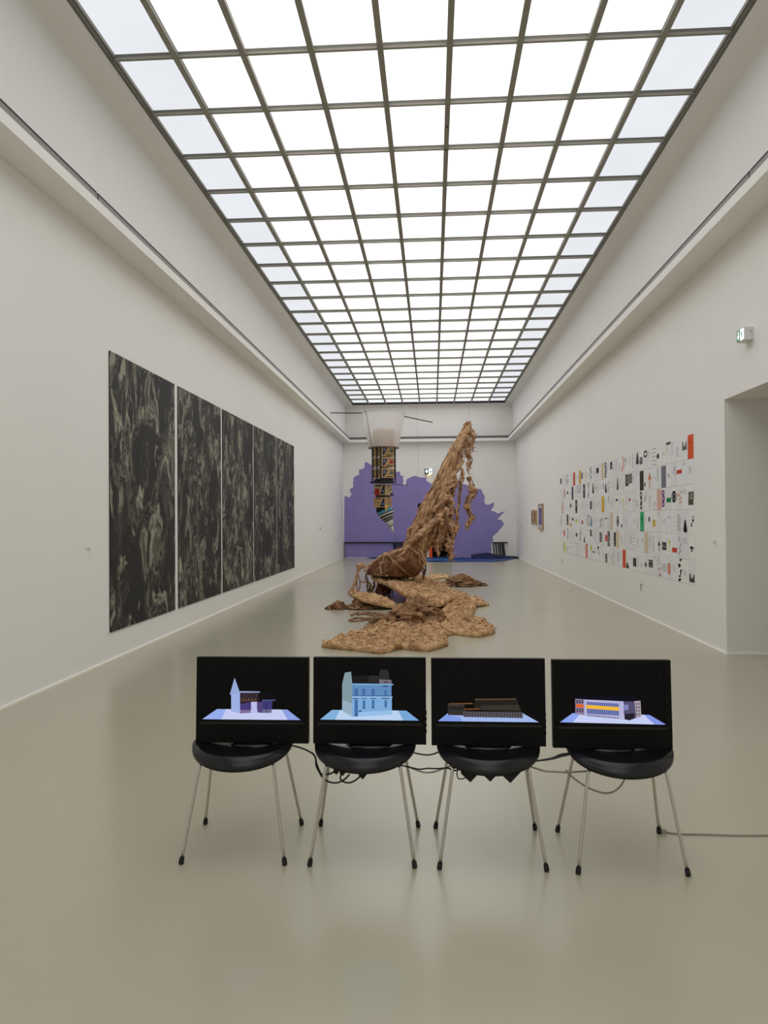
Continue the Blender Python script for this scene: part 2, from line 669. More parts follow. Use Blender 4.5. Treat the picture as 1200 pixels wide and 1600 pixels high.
for c_ in range(NC + 1):
    x = SX0 + PW * c_
    b = MB()
    hw = 0.029
    if c_ == 0:
        b.box((x, SY0, ZC - 0.008), (x + 0.045, SY1, ZC + 0.075), M_BARD)
        b.box((x + 0.045, SY0, ZC + 0.025), (x + 0.06, SY1, ZC + 0.075), M_BAR)
    elif c_ == NC:
        b.box((x - 0.045, SY0, ZC - 0.008), (x, SY1, ZC + 0.075), M_BARD)
        b.box((x - 0.06, SY0, ZC + 0.025), (x - 0.045, SY1, ZC + 0.075), M_BAR)
    else:
        b.box((x - hw, SY0, ZC + 0.0), (x + hw, SY1, ZC + 0.03), M_BAR)
        b.box((x - hw + 0.006, SY0, ZC + 0.03), (x + hw - 0.006, SY1, ZC + 0.075), M_BARD)
        if c_ == 5:
            for yy in (8.7, 9.25, 12.4, 17.2):
                b.lathe([(0.012, 0), (0.014, 0.006)], M_BLACK, 10, Matrix.Translation((x, yy, ZC - 0.006)))
    b.build('glazing_bar', sky)
for r_ in range(NR + 1):
    y = SY0 + r_ * RPY
    b = MB()
    if r_ == NR:
        b.box((SX0, y - 0.03, ZC - 0.02), (SX1, y + 0.05, ZC + 0.08), M_BLACK)
    else:
        b.box((SX0 + 0.03, y - 0.016, ZC + 0.008), (SX1 - 0.03, y + 0.016, ZC + 0.03), M_BAR)
        b.box((SX0 + 0.03, y - 0.010, ZC + 0.03), (SX1 - 0.03, y + 0.010, ZC + 0.075), M_BARD)
    b.build('cross_bar', sky)

# ------------------------------------------------------------------ the five dark paintings
PY = [(7.983, 10.045), (10.187, 12.286), (12.395, 14.535), (14.63, 16.733), (16.825, 18.89)]
PL = ['dark smoky tall painting nearest the camera on the left wall', 'second dark smoky painting from the camera on the left wall',
      'third and middle dark smoky painting on the left wall', 'fourth dark smoky painting from the camera on the left wall',
      'fifth and farthest dark smoky painting on the left wall']
for i, (a, c) in enumerate(PY):
    r = thing('painting', PL[i], 'painting', (XL + 0.001, (a + c) / 2, 0.307), 'dark paintings on the left wall')
    b = MB()
    b.box((XL + 0.001, a, 0.307), (XL + 0.011, c, 3.315), M_BLACK)
    b.build('stretcher', r)
    b = MB()
    b.box((XL + 0.011, a, 0.307), (XL + 0.013, c, 3.315), painting_mat(i))
    b.build('canvas', r)

# small caption cards


def caption(label, plane, p, sx, name='caption_card'):
    b = MB()
    s = -1 if plane == XR else 1
    x0, x1 = plane + s * 0.001, plane + s * 0.004
    b.box((min(x0, x1), p[0] - 0.055, p[1] - 0.035), (max(x0, x1), p[0] + 0.055, p[1] + 0.035), mat('card_white', (0.90, 0.89, 0.86, 1), 0.8))
    x2 = plane + s * 0.0048
    for dz, l in ((0.014, 0.035), (-0.004, 0.042)):
        b.box((min(x1, x2), p[0] - 0.045, p[1] + dz - 0.0025), (max(x1, x2), p[0] - 0.045 + 2 * l, p[1] + dz + 0.0025), mat('ink_grey', srgb(112, 110, 104), 0.8))
    return tag(b.build(name), label, 'label')


q = atX(138, 859, XL)
caption('small white caption card on the wall left of the dark paintings', XL, (q.y, q.z), 1)
q = atX(1117, 848, XR)
caption('small white caption card beside the doorway corner', XR, (q.y, q.z), 1)
q = atX(879, 876, XR)
b = MB()
b.box((XR - 0.004, q.y - 0.07, q.z - 0.06), (XR - 0.001, q.y + 0.07, q.z + 0.06), mat('card_white', (0.90, 0.89, 0.86, 1), 0.8))
b.box((XR - 0.005, q.y - 0.02, q.z - 0.05), (XR - 0.004, q.y + 0.03, q.z + 0.05), mat('ink_dark', srgb(60, 56, 52), 0.8))
tag(b.build('caption_card'), 'small caption card under the far end of the paper sheets', 'label')
q = atX(1003, 909, XR)
b = MB()
b.box((XR - 0.012, q.y - 0.05, q.z - 0.05), (XR - 0.001, q.y + 0.05, q.z + 0.05), mat('socket_white', (0.85, 0.85, 0.82, 1), 0.4))
b.box((XR - 0.028, q.y - 0.03, q.z - 0.03), (XR - 0.012, q.y + 0.03, q.z + 0.03), mat('socket_white', (0.85, 0.85, 0.82, 1), 0.4))
b.tube([(XR - 0.024, q.y, q.z - 0.03), (XR - 0.022, q.y, q.z - 0.10), (XR - 0.006, q.y, q.z - 0.14)], 0.004, M_CORDB, 6)
tag(b.build('wall_socket'), 'small white wall socket low under the paper sheets', 'socket')
for lab, px, py, wall_ in (('small dark wall switch on the back left of the hall', 500, 826, 'L'), ('tiny wall button near the back right corner', 815, 823, 'R')):
    X = XL if wall_ == 'L' else XR
    q = atX(px, py, X)
    s = 1 if wall_ == 'L' else -1
    b = MB()
    b.box((min(X + s * 0.001, X + s * 0.012), q.y - 0.05, q.z - 0.05), (max(X + s * 0.001, X + s * 0.012), q.y + 0.05, q.z + 0.05), mat('switch_grey', (0.5, 0.48, 0.46, 1), 0.5))
    b.box((min(X + s * 0.012, X + s * 0.016), q.y - 0.03, q.z - 0.03), (max(X + s * 0.012, X + s * 0.016), q.y + 0.03, q.z + 0.03), mat('switch_mid', (0.4, 0.38, 0.36, 1), 0.5))
    tag(b.build('wall_switch'), lab, 'switch')

# ------------------------------------------------------------------ sheets of paper on the right wall
random.seed(4)
NCOL, NROW = 44, 6
SY_A, SY_B = 9.56, 19.36
SZ_T, SZ_B = 2.52, 0.655
CP = (SY_B - SY_A) / NCOL
RP = (SZ_T - SZ_B) / NROW
SW, SH = CP - 0.010, RP - 0.014
INK = dict(black=(18, 18, 18), dark=(52, 50, 48), grey=(128, 128, 128), lgrey=(176, 176, 176), orange=(226, 92, 50), red=(208, 62, 44), salmon=(222, 138, 116),
           pink=(226, 184, 170), yellow=(222, 180, 62), cream=(222, 206, 176), green=(62, 176, 116), dgreen=(34, 130, 86), lime=(206, 214, 70), blue=(70, 126, 190),
           navy=(66, 70, 96), purple=(140, 80, 140), magenta=(176, 56, 84), slate=(118, 124, 134), olive=(84, 82, 60), brown=(176, 120, 96), bark=(64, 58, 50), gold=(230, 170, 70))
FAMILY = dict(lgrey='grey', dgreen='green', slate='grey', bark='dark brown', dark='dark', navy='dark blue', lime='yellow-green', gold='yellow', magenta='magenta')


def ink(c):
    return mat('ink_' + c, srgb(*INK[c]), 0.8, spec=0.2)


# x0, y0, x1, y1 in a five-times enlargement of the photograph from (860, 660); shape; colour
MK = '''1072 72 1117 270 F orange
863 330 897 497 F slate
690 372 720 524 F bark
408 572 430 699 F yellow
695 700 724 850 F green
830 520 860 682 F pink
553 1000 580 1142 F orange
280 955 297 1068 F salmon
725 865 765 1017 F cream
387 305 428 420 F cream
697 545 714 677 C black
940 535 978 628 O black
1040 757 1072 860 V black
1088 735 1125 812 S black
992 1080 1037 1256 S black
1090 1185 1132 1250 U dark
1090 965 1125 1010 A black
948 978 988 1015 R red
915 912 937 1020 S lime
870 935 903 997 P dark
843 922 860 1005 A dark
1028 150 1066 218 U grey
785 172 820 330 L black
830 245 852 285 E dark
720 222 748 278 O dark
762 225 778 278 S gold
660 225 685 320 V dark
548 265 572 380 S orange
475 305 492 365 P dark
432 300 447 418 C dark
310 345 328 440 S black
365 355 383 395 R black
225 380 242 470 F gold
180 378 192 476 F red
242 392 254 442 R grey
75 440 85 482 R dark
165 495 180 595 F navy
255 472 273 584 P navy
330 470 343 556 V black
290 455 308 578 S grey
432 470 446 550 V black
525 425 540 528 V dark
575 410 602 500 P dark
602 390 628 465 R grey
735 470 745 500 R dark
765 390 790 512 A salmon
978 372 1025 402 R red
1085 345 1108 405 T grey
1080 540 1123 600 P grey
1080 600 1120 645 R olive
985 540 1028 635 S salmon
905 590 940 625 R dgreen
868 530 893 660 C purple
735 580 755 620 S grey
668 605 690 660 T grey
610 590 622 618 E magenta
505 600 520 615 R black
312 615 325 678 R dark
185 602 212 703 P black
152 635 162 665 R dark
957 700 985 872 L cream
995 715 1025 855 T dark
800 760 820 815 R yellow
767 735 780 778 E dark
527 730 545 815 O black
558 795 566 820 R black
390 745 408 825 S dark
295 720 312 808 O grey
318 725 330 815 V blue
245 768 257 795 R magenta
198 755 210 780 R lime
122 720 140 800 P dark
148 730 160 810 S brown
166 742 180 770 E dark
155 790 168 815 R gold
80 728 90 805 T dark
640 865 663 1003 L brown
505 860 522 970 P dark
528 860 548 977 F cream
437 880 452 930 R red
455 850 475 970 P grey
373 858 405 935 P grey
313 838 330 890 R grey
228 835 242 935 S dark
262 890 273 940 V dark
198 862 212 895 E dark
104 840 113 888 R red
125 830 140 915 S dark
835 1150 870 1218 S brown
840 1050 860 1120 T grey
872 1105 907 1165 L grey
920 1100 940 1186 R salmon
760 1072 793 1132 P dark
740 1092 755 1130 E dark
640 1058 665 1125 R dark
585 1100 607 1148 V dark
435 1025 452 1095 P grey
372 968 390 1000 A black
375 1010 390 1035 S black
335 1005 350 1020 E dark
320 965 333 1000 R lime
485 990 500 1115 T grey
200 945 232 1048 L pink
128 970 150 1015 S black
80 955 90 975 R dark
104 940 114 1018 R lime
900 148 935 168 L dark
905 180 930 240 T cream
690 275 712 330 P grey
640 250 650 355 T grey
580 270 597 335 T grey
510 280 520 385 T grey
125 400 136 485 S grey
275 380 290 440 S salmon
985 190 1005 270 T dark
950 150 962 250 T grey
715 740 721 770 R blue
1040 1150 1070 1200 S lgrey
1040 900 1075 950 T grey
1000 890 1030 1040 S lgrey
800 890 815 1015 T grey
740 730 750 790 T grey
920 730 945 750 T grey
1030 520 1075 560 T grey
640 420 655 450 T grey
555 890 565 950 S grey
580 870 590 960 T lgrey
530 1010 545 1090 T grey
410 1010 425 1080 T lgrey
700 1100 720 1130 T grey
790 620 815 690 S lgrey
555 590 575 690 S lime
455 580 470 630 S grey
370 620 385 660 T grey
250 610 262 690 T brown
330 740 352 800 T lgrey
435 745 450 755 R dark
480 725 490 815 F cream
750 520 775 560 T lgrey
930 350 975 420 S lgrey
910 400 935 440 S grey
835 345 850 450 T grey
450 460 470 550 S lgrey
410 480 422 520 O dark
350 500 362 525 E gold
200 480 220 540 S grey
230 480 248 550 S grey
110 520 116 585 R red
130 540 140 560 R dark
96 620 106 690 F pink
120 450 140 480 S grey'''
cells = {}
for ln in MK.split('\n'):
    x0, y0, x1, y1, sh, c = ln.split()
    x0, y0, x1, y1 = [float(v) for v in (x0, y0, x1, y1)]
    pc = atX(860 + (x0 + x1) / 10, 660 + (y0 + y1) / 10, XR)
    ci = int((pc.y - SY_A) / CP)
    ri = int((SZ_T - pc.z) / RP)
    if not (0 <= ci < NCOL and 0 <= ri < NROW):
        continue
    tl = atX(860 + x0 / 5, 660 + (y0 + y1) / 10, XR)
    br = atX(860 + x1 / 5, 660 + (y0 + y1) / 10, XR)
    zt = atX(860 + (x0 + x1) / 10, 660 + y0 / 5, XR).z
    zb = atX(860 + (x0 + x1) / 10, 660 + y1 / 5, XR).z
    cy0 = SY_A + ci * CP + 0.005
    cz0 = SZ_T - (ri + 1) * RP + 0.007
    u0 = (cy0 + SW - tl.y) / SW            # u runs left to right as seen from the room (far to near)
    u1 = (cy0 + SW - br.y) / SW
    cells.setdefault((ri, ci), []).append((u0, (zb - cz0) / SH, u1, (zt - cz0) / SH, sh, c))

ORD = ['first', 'second', 'third', 'fourth', 'fifth', 'sixth', 'seventh', 'eighth', 'ninth', 'tenth', 'eleventh', 'twelfth', 'thirteenth', 'fourteenth', 'fifteenth',
       'sixteenth', 'seventeenth', 'eighteenth', 'nineteenth', 'twentieth']
TENS = {20: 'twenty', 30: 'thirty', 40: 'forty'}


def ordinal(n):
    if n <= 20:
        return ORD[n - 1]
    t = n // 10 * 10
    if n == t:
        return {30: 'thirtieth', 40: 'fortieth'}[n]
    return TENS[t] + '-' + ORD[n - t - 1]


ROWN = ['top row', 'second row', 'third row', 'fourth row', 'fifth row', 'bottom row']
SHAPE = dict(F='%s sheet', C='white sheet with a %s linked chain drawing', O='white sheet with a %s ring', V='white sheet with a tall %s shape', S='white sheet with %s scribbles',
             U='white sheet with a %s notched shape', A='white sheet with a %s upright arrow shape', R='white sheet with a %s block', P='white sheet with a %s picture',
             L='white sheet with %s lines', T='white sheet with %s text', E='white sheet with a %s spot')
PAPER = [mat('paper_white', (0.90, 0.90, 0.90, 1), 0.85, spec=0.2), mat('paper_cool', (0.865, 0.88, 0.90, 1), 0.85, spec=0.2), mat('paper_warm', (0.90, 0.885, 0.85, 1), 0.85, spec=0.2),
         mat('paper_grey', (0.83, 0.835, 0.85, 1), 0.85, spec=0.2)]


def draw(b, y0, z0, u0, v0, u1, v1, sh, c, rnd):
    """flat print on a sheet whose lower near corner data are y0 (near edge) and z0"""
    x = XR - 0.0042
    for _ in range(1):
        w_, h_ = min(0.96, abs(u1 - u0)), min(0.97, abs(v1 - v0))
        cu, cv = (u0 + u1) / 2, (v0 + v1) / 2
        cu = min(max(cu, 0.02 + w_ / 2), 0.98 - w_ / 2)
        cv = min(max(cv, 0.015 + h_ / 2), 0.985 - h_ / 2)
        u0, u1, v0, v1 = cu - w_ / 2, cu + w_ / 2, cv - h_ / 2, cv + h_ / 2
    if sh == 'F':
        u0, v0, u1, v1 = 0, 0, 1, 1
    if u1 - u0 < 0.08:
        u0, u1 = max(0.02, u0 - 0.06), min(0.98, u1 + 0.06)
    m_ = ink(c)

    def P(u, v):
        return (x, y0 + SW * (1 - u), z0 + SH * v)

    def poly(pts, m2=m_):
        b.raw([P(*p) for p in pts], [tuple(range(len(pts)))], m2)

    def rect(a0, b0, a1, b1, m2=m_):
        poly([(a0, b0), (a1, b0), (a1, b1), (a0, b1)], m2)

    def ell(cu, cv, ru, rv, n=14, j=0.0):
        poly([(cu + ru * math.cos(2 * PI * k / n) * (1 + j * rnd.uniform(-1, 1)), cv + rv * math.sin(2 * PI * k / n) * (1 + j * rnd.uniform(-1, 1))) for k in range(n)])

    def ring(cu, cv, ru, rv, t, n=18):
        o = [(cu + ru * math.cos(2 * PI * k / n), cv + rv * math.sin(2 * PI * k / n)) for k in range(n)]
        i = [(cu + (ru - t) * math.cos(2 * PI * k / n), cv + (rv - t * 0.7) * math.sin(2 * PI * k / n)) for k in range(n)]
        for k in range(n):
            poly([o[k], o[(k + 1) % n], i[(k + 1) % n], i[k]])
    du, dv = u1 - u0, v1 - v0
    cu, cv = (u0 + u1) / 2, (v0 + v1) / 2
    if sh in 'FR':
        rect(u0, v0, u1, v1)
        if sh == 'F' and c == 'orange':
            rect(0.45, 0.62, 0.55, 0.72, ink('cream'))
        if sh == 'F' and c == 'bark':
            x -= 0.0004
            m_ = ink('lgrey')
            ring(0.5, 0.6, 0.2, 0.14, 0.05)
            ring(0.5, 0.38, 0.22, 0.12, 0.05)
    elif sh == 'E':
        ell(cu, cv, du / 2, dv / 2, j=0.12)
    elif sh == 'V':
        poly([(u0, v0 + dv * 0.1), (u0 + du * 0.25, v0), (u1 - du * 0.2, v0), (u1, v0 + dv * 0.12), (cu + du * 0.28, v0 + dv * 0.6), (cu + du * 0.08, v1), (cu - du * 0.15, v1 - dv * 0.06),
              (u0 + du * 0.18, v0 + dv * 0.6)])
    elif sh == 'O':
        ring(cu, cv, du / 2, dv / 2, du * 0.16)
        if c == 'black' and du > 0.5:
            ell(cu, cv, du * 0.26, dv * 0.27)
    elif sh == 'C':
        for k in range(3):
            ring(cu + (k % 2 - 0.5) * du * 0.1, v0 + dv * (k + 0.5) / 3, du / 2, dv / 5.2, du * 0.24, 12)
    elif sh == 'S':
        for k in range(7):
            a, c2 = rnd.uniform(u0, u1 - du * 0.3), v0 + dv * (k + rnd.random() * 0.6) / 7
            wv, hv = du * rnd.uniform(0.3, 0.65), dv * rnd.uniform(0.06, 0.17)
            a2 = min(u1, a + wv)
            poly([(a, c2), (a + wv * 0.4, c2 - hv * 0.3), (a2, c2 + hv * 0.5), (a2 - wv * 0.2, c2 + hv), (a + wv * 0.2, c2 + hv * 0.7)])
    elif sh == 'U':
        poly([(u0, v0), (u1, v0), (u1 - du * 0.05, v1), (u1 - du * 0.22, v1 - dv * 0.05), (cu + du * 0.15, cv), (cu - du * 0.15, cv), (u0 + du * 0.25, v1), (u0 + du * 0.05, v1)])
    elif sh == 'A':
        poly([(cu - du * 0.14, v0), (cu + du * 0.14, v0), (cu + du * 0.14, v0 + dv * 0.55), (u1, v0 + dv * 0.5), (u1, v0 + dv * 0.62), (cu, v1), (u0, v0 + dv * 0.62), (u0, v0 + dv * 0.5), (cu - du * 0.14, v0 + dv * 0.55)])
    elif sh == 'P':
        rect(u0, v0, u1, v1)
        x -= 0.0004
        pal = [ink('lgrey'), ink('grey'), ink('black'), PAPER[0]]
        for k in range(5):
            a, c2 = rnd.uniform(u0, u1 - du * 0.3), rnd.uniform(v0, v1 - dv * 0.2)
            rect(a, c2, a + du * rnd.uniform(0.12, 0.3), c2 + dv * rnd.uniform(0.06, 0.2), pal[k % 4])
    elif sh in 'LT':
        n = 5 if sh == 'L' else max(3, int(dv * 22))
        for k in range(n):
            vv = v0 + dv * (k + 0.5) / n
            e = 0.0 if sh == 'L' else rnd.uniform(0, 0.5) * du
            t = 0.010 if sh == 'L' else 0.006
            rect(u0, vv - t, u1 - e, vv + t)


for ri in range(NROW):
    for ci in range(NCOL):
        rnd = random.Random(ri * 100 + ci)
        if ri == 5 and ci == NCOL - 1:
            continue
        y0 = SY_A + ci * CP + 0.005
        z0 = SZ_T - (ri + 1) * RP + 0.007
        b = MB()
        b.box((XR - 0.0035, y0, z0), (XR - 0.0005, y0 + SW, z0 + SH), rnd.choice(PAPER))
        marks = cells.get((ri, ci), [])
        if not marks:
            k = rnd.random()
            if k < 0.55:
                marks = [(0.12, rnd.uniform(0.1, 0.5), 0.85, rnd.uniform(0.6, 0.92), 'T', 'lgrey')]
                d = 'white sheet of faint grey text'
            elif k < 0.8:
                marks = [(0.2, 0.45, 0.8, 0.65, 'S', 'lgrey')]
                d = 'white sheet with a faint grey drawing'
            else:
                marks = [(0.15, 0.85, 0.6, 0.93, 'T', 'grey')]
                d = 'nearly blank white sheet'
        else:
            big = max(marks, key=lambda q_: (q_[4] == 'F', abs(q_[2] - q_[0]) * abs(q_[3] - q_[1])))
            d = SHAPE[big[4]] % FAMILY.get(big[5], big[5])
            if big[4] == 'R' and len(marks) > 1:
                d += ' and marks'
        for mk in marks:
            draw(b, y0, z0, *mk, rnd)
        o = b.build('paper_sheet', loc=(XR - 0.0005, y0 + SW / 2, z0))
        tag(o, '%s, %s, %s from the doorway end' % (d, ROWN[ri], ordinal(ci + 1)), 'paper sheet', 'paper sheets in six rows on the right wall')

# ------------------------------------------------------------------ framed pictures on the right wall


def framed(label, px0, px1, py0, py1, depth, inner, fr):
    X = XR - depth
    a = atX(px1, py0, X)
    c = atX(px0, (py0 + py1) / 2, X)
    ym = (a.y + c.y) / 2
    zt = atX(px1, py0, X).z
    zb = atX(px1, py1, X).z
    y0, y1 = a.y, c.y
    r = thing('framed_picture', label, 'picture', (XR - 0.001, ym, zb), 'framed pictures on the right wall')
    t = 0.035
    fm = mat('frame_oak', srgb(176, 144, 108), 0.6)
    for i_, (p, q_) in enumerate((((y0, zb), (y0 + t, zt)), ((y1 - t, zb), (y1, zt)), ((y0 + t, zb), (y1 - t, zb + t)), ((y0 + t, zt - t), (y1 - t, zt)))):
        MB().box((X, p[0], p[1]), (XR - 0.001, q_[0], q_[1]), fm).build('frame_bar', r)
    MB().box((X + 0.012, y0 + t, zb + t), (XR - 0.004, y1 - t, zt - t), mat('mount_white', srgb(196, 190, 196), 0.7)).build('mount', r)
    b_ = MB()
    h = zt - zb
    w_ = y1 - y0
    b_.box((X + 0.010, y0 + w_ * 0.2, zb + h * 0.2), (X + 0.0119, y1 - w_ * 0.16, zb + h * 0.84), inner)
    b_.box((X + 0.0095, y0 + w_ * 0.4, zb + h * 0.4), (X + 0.0099, y1 - w_ * 0.3, zb + h * 0.68), fr)
    b_.build('print', r)


framed('large framed purple print in pale wood on the right wall', 840.8, 846.6, 787, 828, 0.05, mat('print_purple', srgb(92, 84, 148), 0.6), mat('print_lilac', srgb(120, 112, 172), 0.6))
framed('small pale framed picture beside the large purple print', 834.2, 836.2, 797, 819.5, 0.06, mat('print_grey', srgb(96, 90, 88), 0.6), mat('print_mid', srgb(130, 122, 116), 0.6))
framed('small pale framed picture farthest along the right wall', 830.0, 831.8, 797, 819.5, 0.06, mat('print_grey', srgb(96, 90, 88), 0.6), mat('print_mid', srgb(130, 122, 116), 0.6))

# ------------------------------------------------------------------ exit signs
M_SIGNW = emis('sign_white', (0.9, 1.0, 0.95, 1), 0.8)
M_SIGNG = mat('sign_green', srgb(40, 88, 68), 0.5, emit=srgb(60, 120, 96), es=0.35)
M_SIGNB = mat('sign_housing', (0.72, 0.72, 0.70, 1), 0.5)
ex = thing('exit_sign', 'lit green and white exit sign box above the doorway', 'exit sign', (XR - 0.001, 7.94, 3.37))
MB().box((XR - 0.092, 7.85, 3.37), (XR - 0.001, 8.03, 3.495), M_SIGNB).build('housing', ex)
b = MB()
b.box((XR - 0.096, 7.945, 3.378), (XR - 0.0921, 8.026, 3.487), M_SIGNG)
b.build('green_panel', ex)
b = MB()
b.box((XR - 0.096, 7.855, 3.378), (XR - 0.0921, 7.943, 3.487), M_SIGNW)
b.build('white_panel', ex)
b = MB()


def yz(pts, x, m_):
    b.raw([(x, p, q_) for p, q_ in pts], [tuple(range(len(pts)))], m_)


yc, zc = 7.985, 3.432
yz([(yc - 0.012, zc + 0.045), (yc + 0.012, zc + 0.045), (yc + 0.012, zc), (yc + 0.032, zc), (yc, zc - 0.045), (yc - 0.032, zc), (yc - 0.012, zc)], XR - 0.0965, M_SIGNW)
b.build('arrow', ex)
b = MB()
yz([(7.885, 3.395), (7.892, 3.395), (7.90, 3.43), (7.915, 3.40), (7.922, 3.404), (7.91, 3.445), (7.925, 3.455), (7.92, 3.462), (7.90, 3.458), (7.885, 3.44), (7.89, 3.43)], XR - 0.0965, M_SIGNG)
yz([(7.898 + 0.008 * math.cos(k * PI / 4), 3.472 + 0.008 * math.sin(k * PI / 4)) for k in range(8)], XR - 0.0965, M_SIGNG)
b.build('running_figure', ex)
b = MB()
b.tube([(XR - 0.03, 7.851, 3.45), (XR - 0.03, 7.847, 3.45)], 0.006, M_BLACK, 8)
b.build('screw', ex)
ex.location += Vector((0, -0.056, -0.117))

a = at(663.5, 732.5, YB - 0.08)
c = at(676, 741, YB - 0.08)
ex = thing('exit_sign', 'small lit exit sign on the back wall above the mural', 'exit sign', ((a.x + c.x) / 2, YB - 0.001, c.z))
MB().box((a.x, YB - 0.08, c.z), (c.x, YB - 0.001, a.z), M_SIGNB).build('housing', ex)
b = MB()
xm = (a.x + c.x) / 2
b.box((a.x, YB - 0.086, c.z), (xm, YB - 0.0801, a.z), mat('sign_dark', srgb(22, 40, 34), 0.5))
b.build('dark_panel', ex)
MB().box((xm, YB - 0.086, c.z), (c.x - 0.02, YB - 0.0801, a.z), M_SIGNW).build('white_panel', ex)
b = MB()
ax_, zz = (a.x + xm) / 2, (a.z + c.z) / 2
b.raw([(ax_ + p * 0.06, YB - 0.087, zz + q_ * 0.075) for p, q_ in ((-0.5, 1), (0.5, 1), (0.6, 0.3), (1.1, 0.2), (0, -1), (-1.1, 0.2), (-0.6, 0.3))], [(0, 1, 2, 3, 4, 5, 6)], M_SIGNW)
b.build('arrow', ex)
b = MB()
xx = (xm + c.x) / 2
b.box((xx - 0.03, YB - 0.087, zz - 0.05), (xx + 0.015, YB - 0.0861, zz + 0.02), M_SIGNG)
b.box((xx - 0.005, YB - 0.087, zz + 0.03), (xx + 0.02, YB - 0.0861, zz + 0.055), M_SIGNG)
b.build('running_figure', ex)
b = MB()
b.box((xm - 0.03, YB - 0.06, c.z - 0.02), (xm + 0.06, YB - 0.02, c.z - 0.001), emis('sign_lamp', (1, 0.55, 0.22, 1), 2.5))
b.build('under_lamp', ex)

# ------------------------------------------------------------------ the purple mural
MUR = [(537.4, 871), (538.2, 776), (540, 775), (543, 776), (545, 778), (549.4, 772.5), (546, 765), (552, 761), (552.5, 747), (555, 744), (561, 742), (561, 734), (569, 732), (570, 722.5), (573, 722),
       (579, 725.6), (584, 730), (600, 731), (612, 735), (616, 737), (625, 737), (625.6, 743), (630, 743.5), (630, 757.5), (634, 757.5), (635, 749), (645.6, 744), (666, 746), (666, 751),
       (674, 756), (690, 758), (706, 757), (727, 757), (738, 761), (748, 764), (751.5, 764), (754, 769.5), (756, 772.5), (758, 787.5), (763, 789), (772.5, 785), (767, 798), (778.5, 802.5), (790.5, 799),
       (777, 811.5), (783, 812), (787.5, 818), (778.5, 831), (769.5, 838.5), (771, 844.5), (768, 847.5), (768, 862.5), (766, 871)]
pts = [at(px, py, YB - 0.002) for px, py in MUR]
random.seed(8)
out = []
for i, p in enumerate(pts):
    q_ = pts[(i + 1) % len(pts)]
    n = max(1, int((q_ - p).length / 0.12))
    for k in range(n):
        v = p.lerp(q_, k / n)
        if k and 0 < i < len(pts) - 2:
            v = v + Vector((random.uniform(-0.03, 0.03), 0, random.uniform(-0.03, 0.03)))
        if v.z < 0.02:
            v.z = 0.02
        out.append(v)
# the outline is cut round the doorway
dl, dr = d0 - 0.13, d1
low = [v for v in out]
poly2 = [Vector((v.x, v.z)) for v in low]


def area_fill(poly, holes_rect, material, y, th=0.002):
    """triangulate a wall outline minus a doorway that touches the floor"""
    n = len(poly)
    verts = list(poly)
    edges = [(i, (i + 1) % n) for i in range(n)]
    x0, x1, zt = holes_rect
    k = len(verts)
    verts += [Vector((x0, 0.0)), Vector((x1, 0.0)), Vector((x1, zt)), Vector((x0, zt))]
    edges += [(k, k + 1), (k + 1, k + 2), (k + 2, k + 3), (k + 3, k)]
    v, e, f, *_ = delaunay_2d_cdt(verts, edges, [], 0, 1e-6)

    def inside(p):
        c_ = False
        for i in range(n):
            a_, b_ = poly[i], poly[(i + 1) % n]
            if (a_.y > p.y) != (b_.y > p.y) and p.x < (b_.x - a_.x) * (p.y - a_.y) / (b_.y - a_.y) + a_.x:
                c_ = not c_
        return c_
    fs = []
    for t in f:
        cc = (v[t[0]] + v[t[1]] + v[t[2]]) / 3
        if inside(cc) and not (x0 < cc.x < x1 and cc.y < zt):
            fs.append(t)
    m_ = len(v)
    V = [(p.x, y, p.y) for p in v] + [(p.x, y - th, p.y) for p in v]
    cnt = {}
    for t in fs:
        for i in range(3):
            e_ = tuple(sorted((t[i], t[(i + 1) % 3])))
            cnt[e_] = cnt.get(e_, 0) + 1
    FF = [tuple(t) for t in fs] + [tuple(i + m_ for i in reversed(t)) for t in fs]
    FF += [(a_, b_, b_ + m_, a_ + m_) for (a_, b_), c_ in cnt.items() if c_ == 1]
    return MB().raw(V, FF, material)


o = area_fill(poly2, (dl, dr, DTOP), M_PURPLE, YB - 0.001).build('mural', fix=True)
tag(o, 'purple painted mural with ragged brushed edge on the back wall', 'mural')
for k, (pl, lab) in enumerate([([(652, 789), (655, 786), (661, 787), (668, 783), (672, 790), (668, 800), (660, 806), (654, 798)], 'small black painted blot on the mural left of the leaning trunk'),
                               ([(674, 762), (677, 755), (684, 753), (692, 760), (690, 772), (680, 774), (674, 768)], 'small black painted blot on the mural high behind the trunk')]):
    pp = [at(px, py, YB - 0.003) for px, py in pl]
    tag(MB().prism(pp, (0, -0.002, 0), M_NAVYB).build('painted_blot', fix=True), lab, 'mural')

# orange and white door jamb
jm = thing('door_1', '', '', (d0, YB, 0))
del jm['category']
jm['kind'] = 'structure'
jm['label'] = 'black doorway in the back wall with an orange left jamb'
MB().box((d0 - 0.125, YB - 0.03, 0), (d0, YB - 0.0005, DTOP), M_ORANGE).build('orange_jamb', jm)
MB().box((d0 - 0.22, YB - 0.02, 0), (d0 - 0.126, YB - 0.0005, DTOP), mat('jamb_white', (0.72, 0.70, 0.68, 1), 0.7)).build('white_jamb', jm)

# black railings in front of the back wall
YRL = YB - 0.06


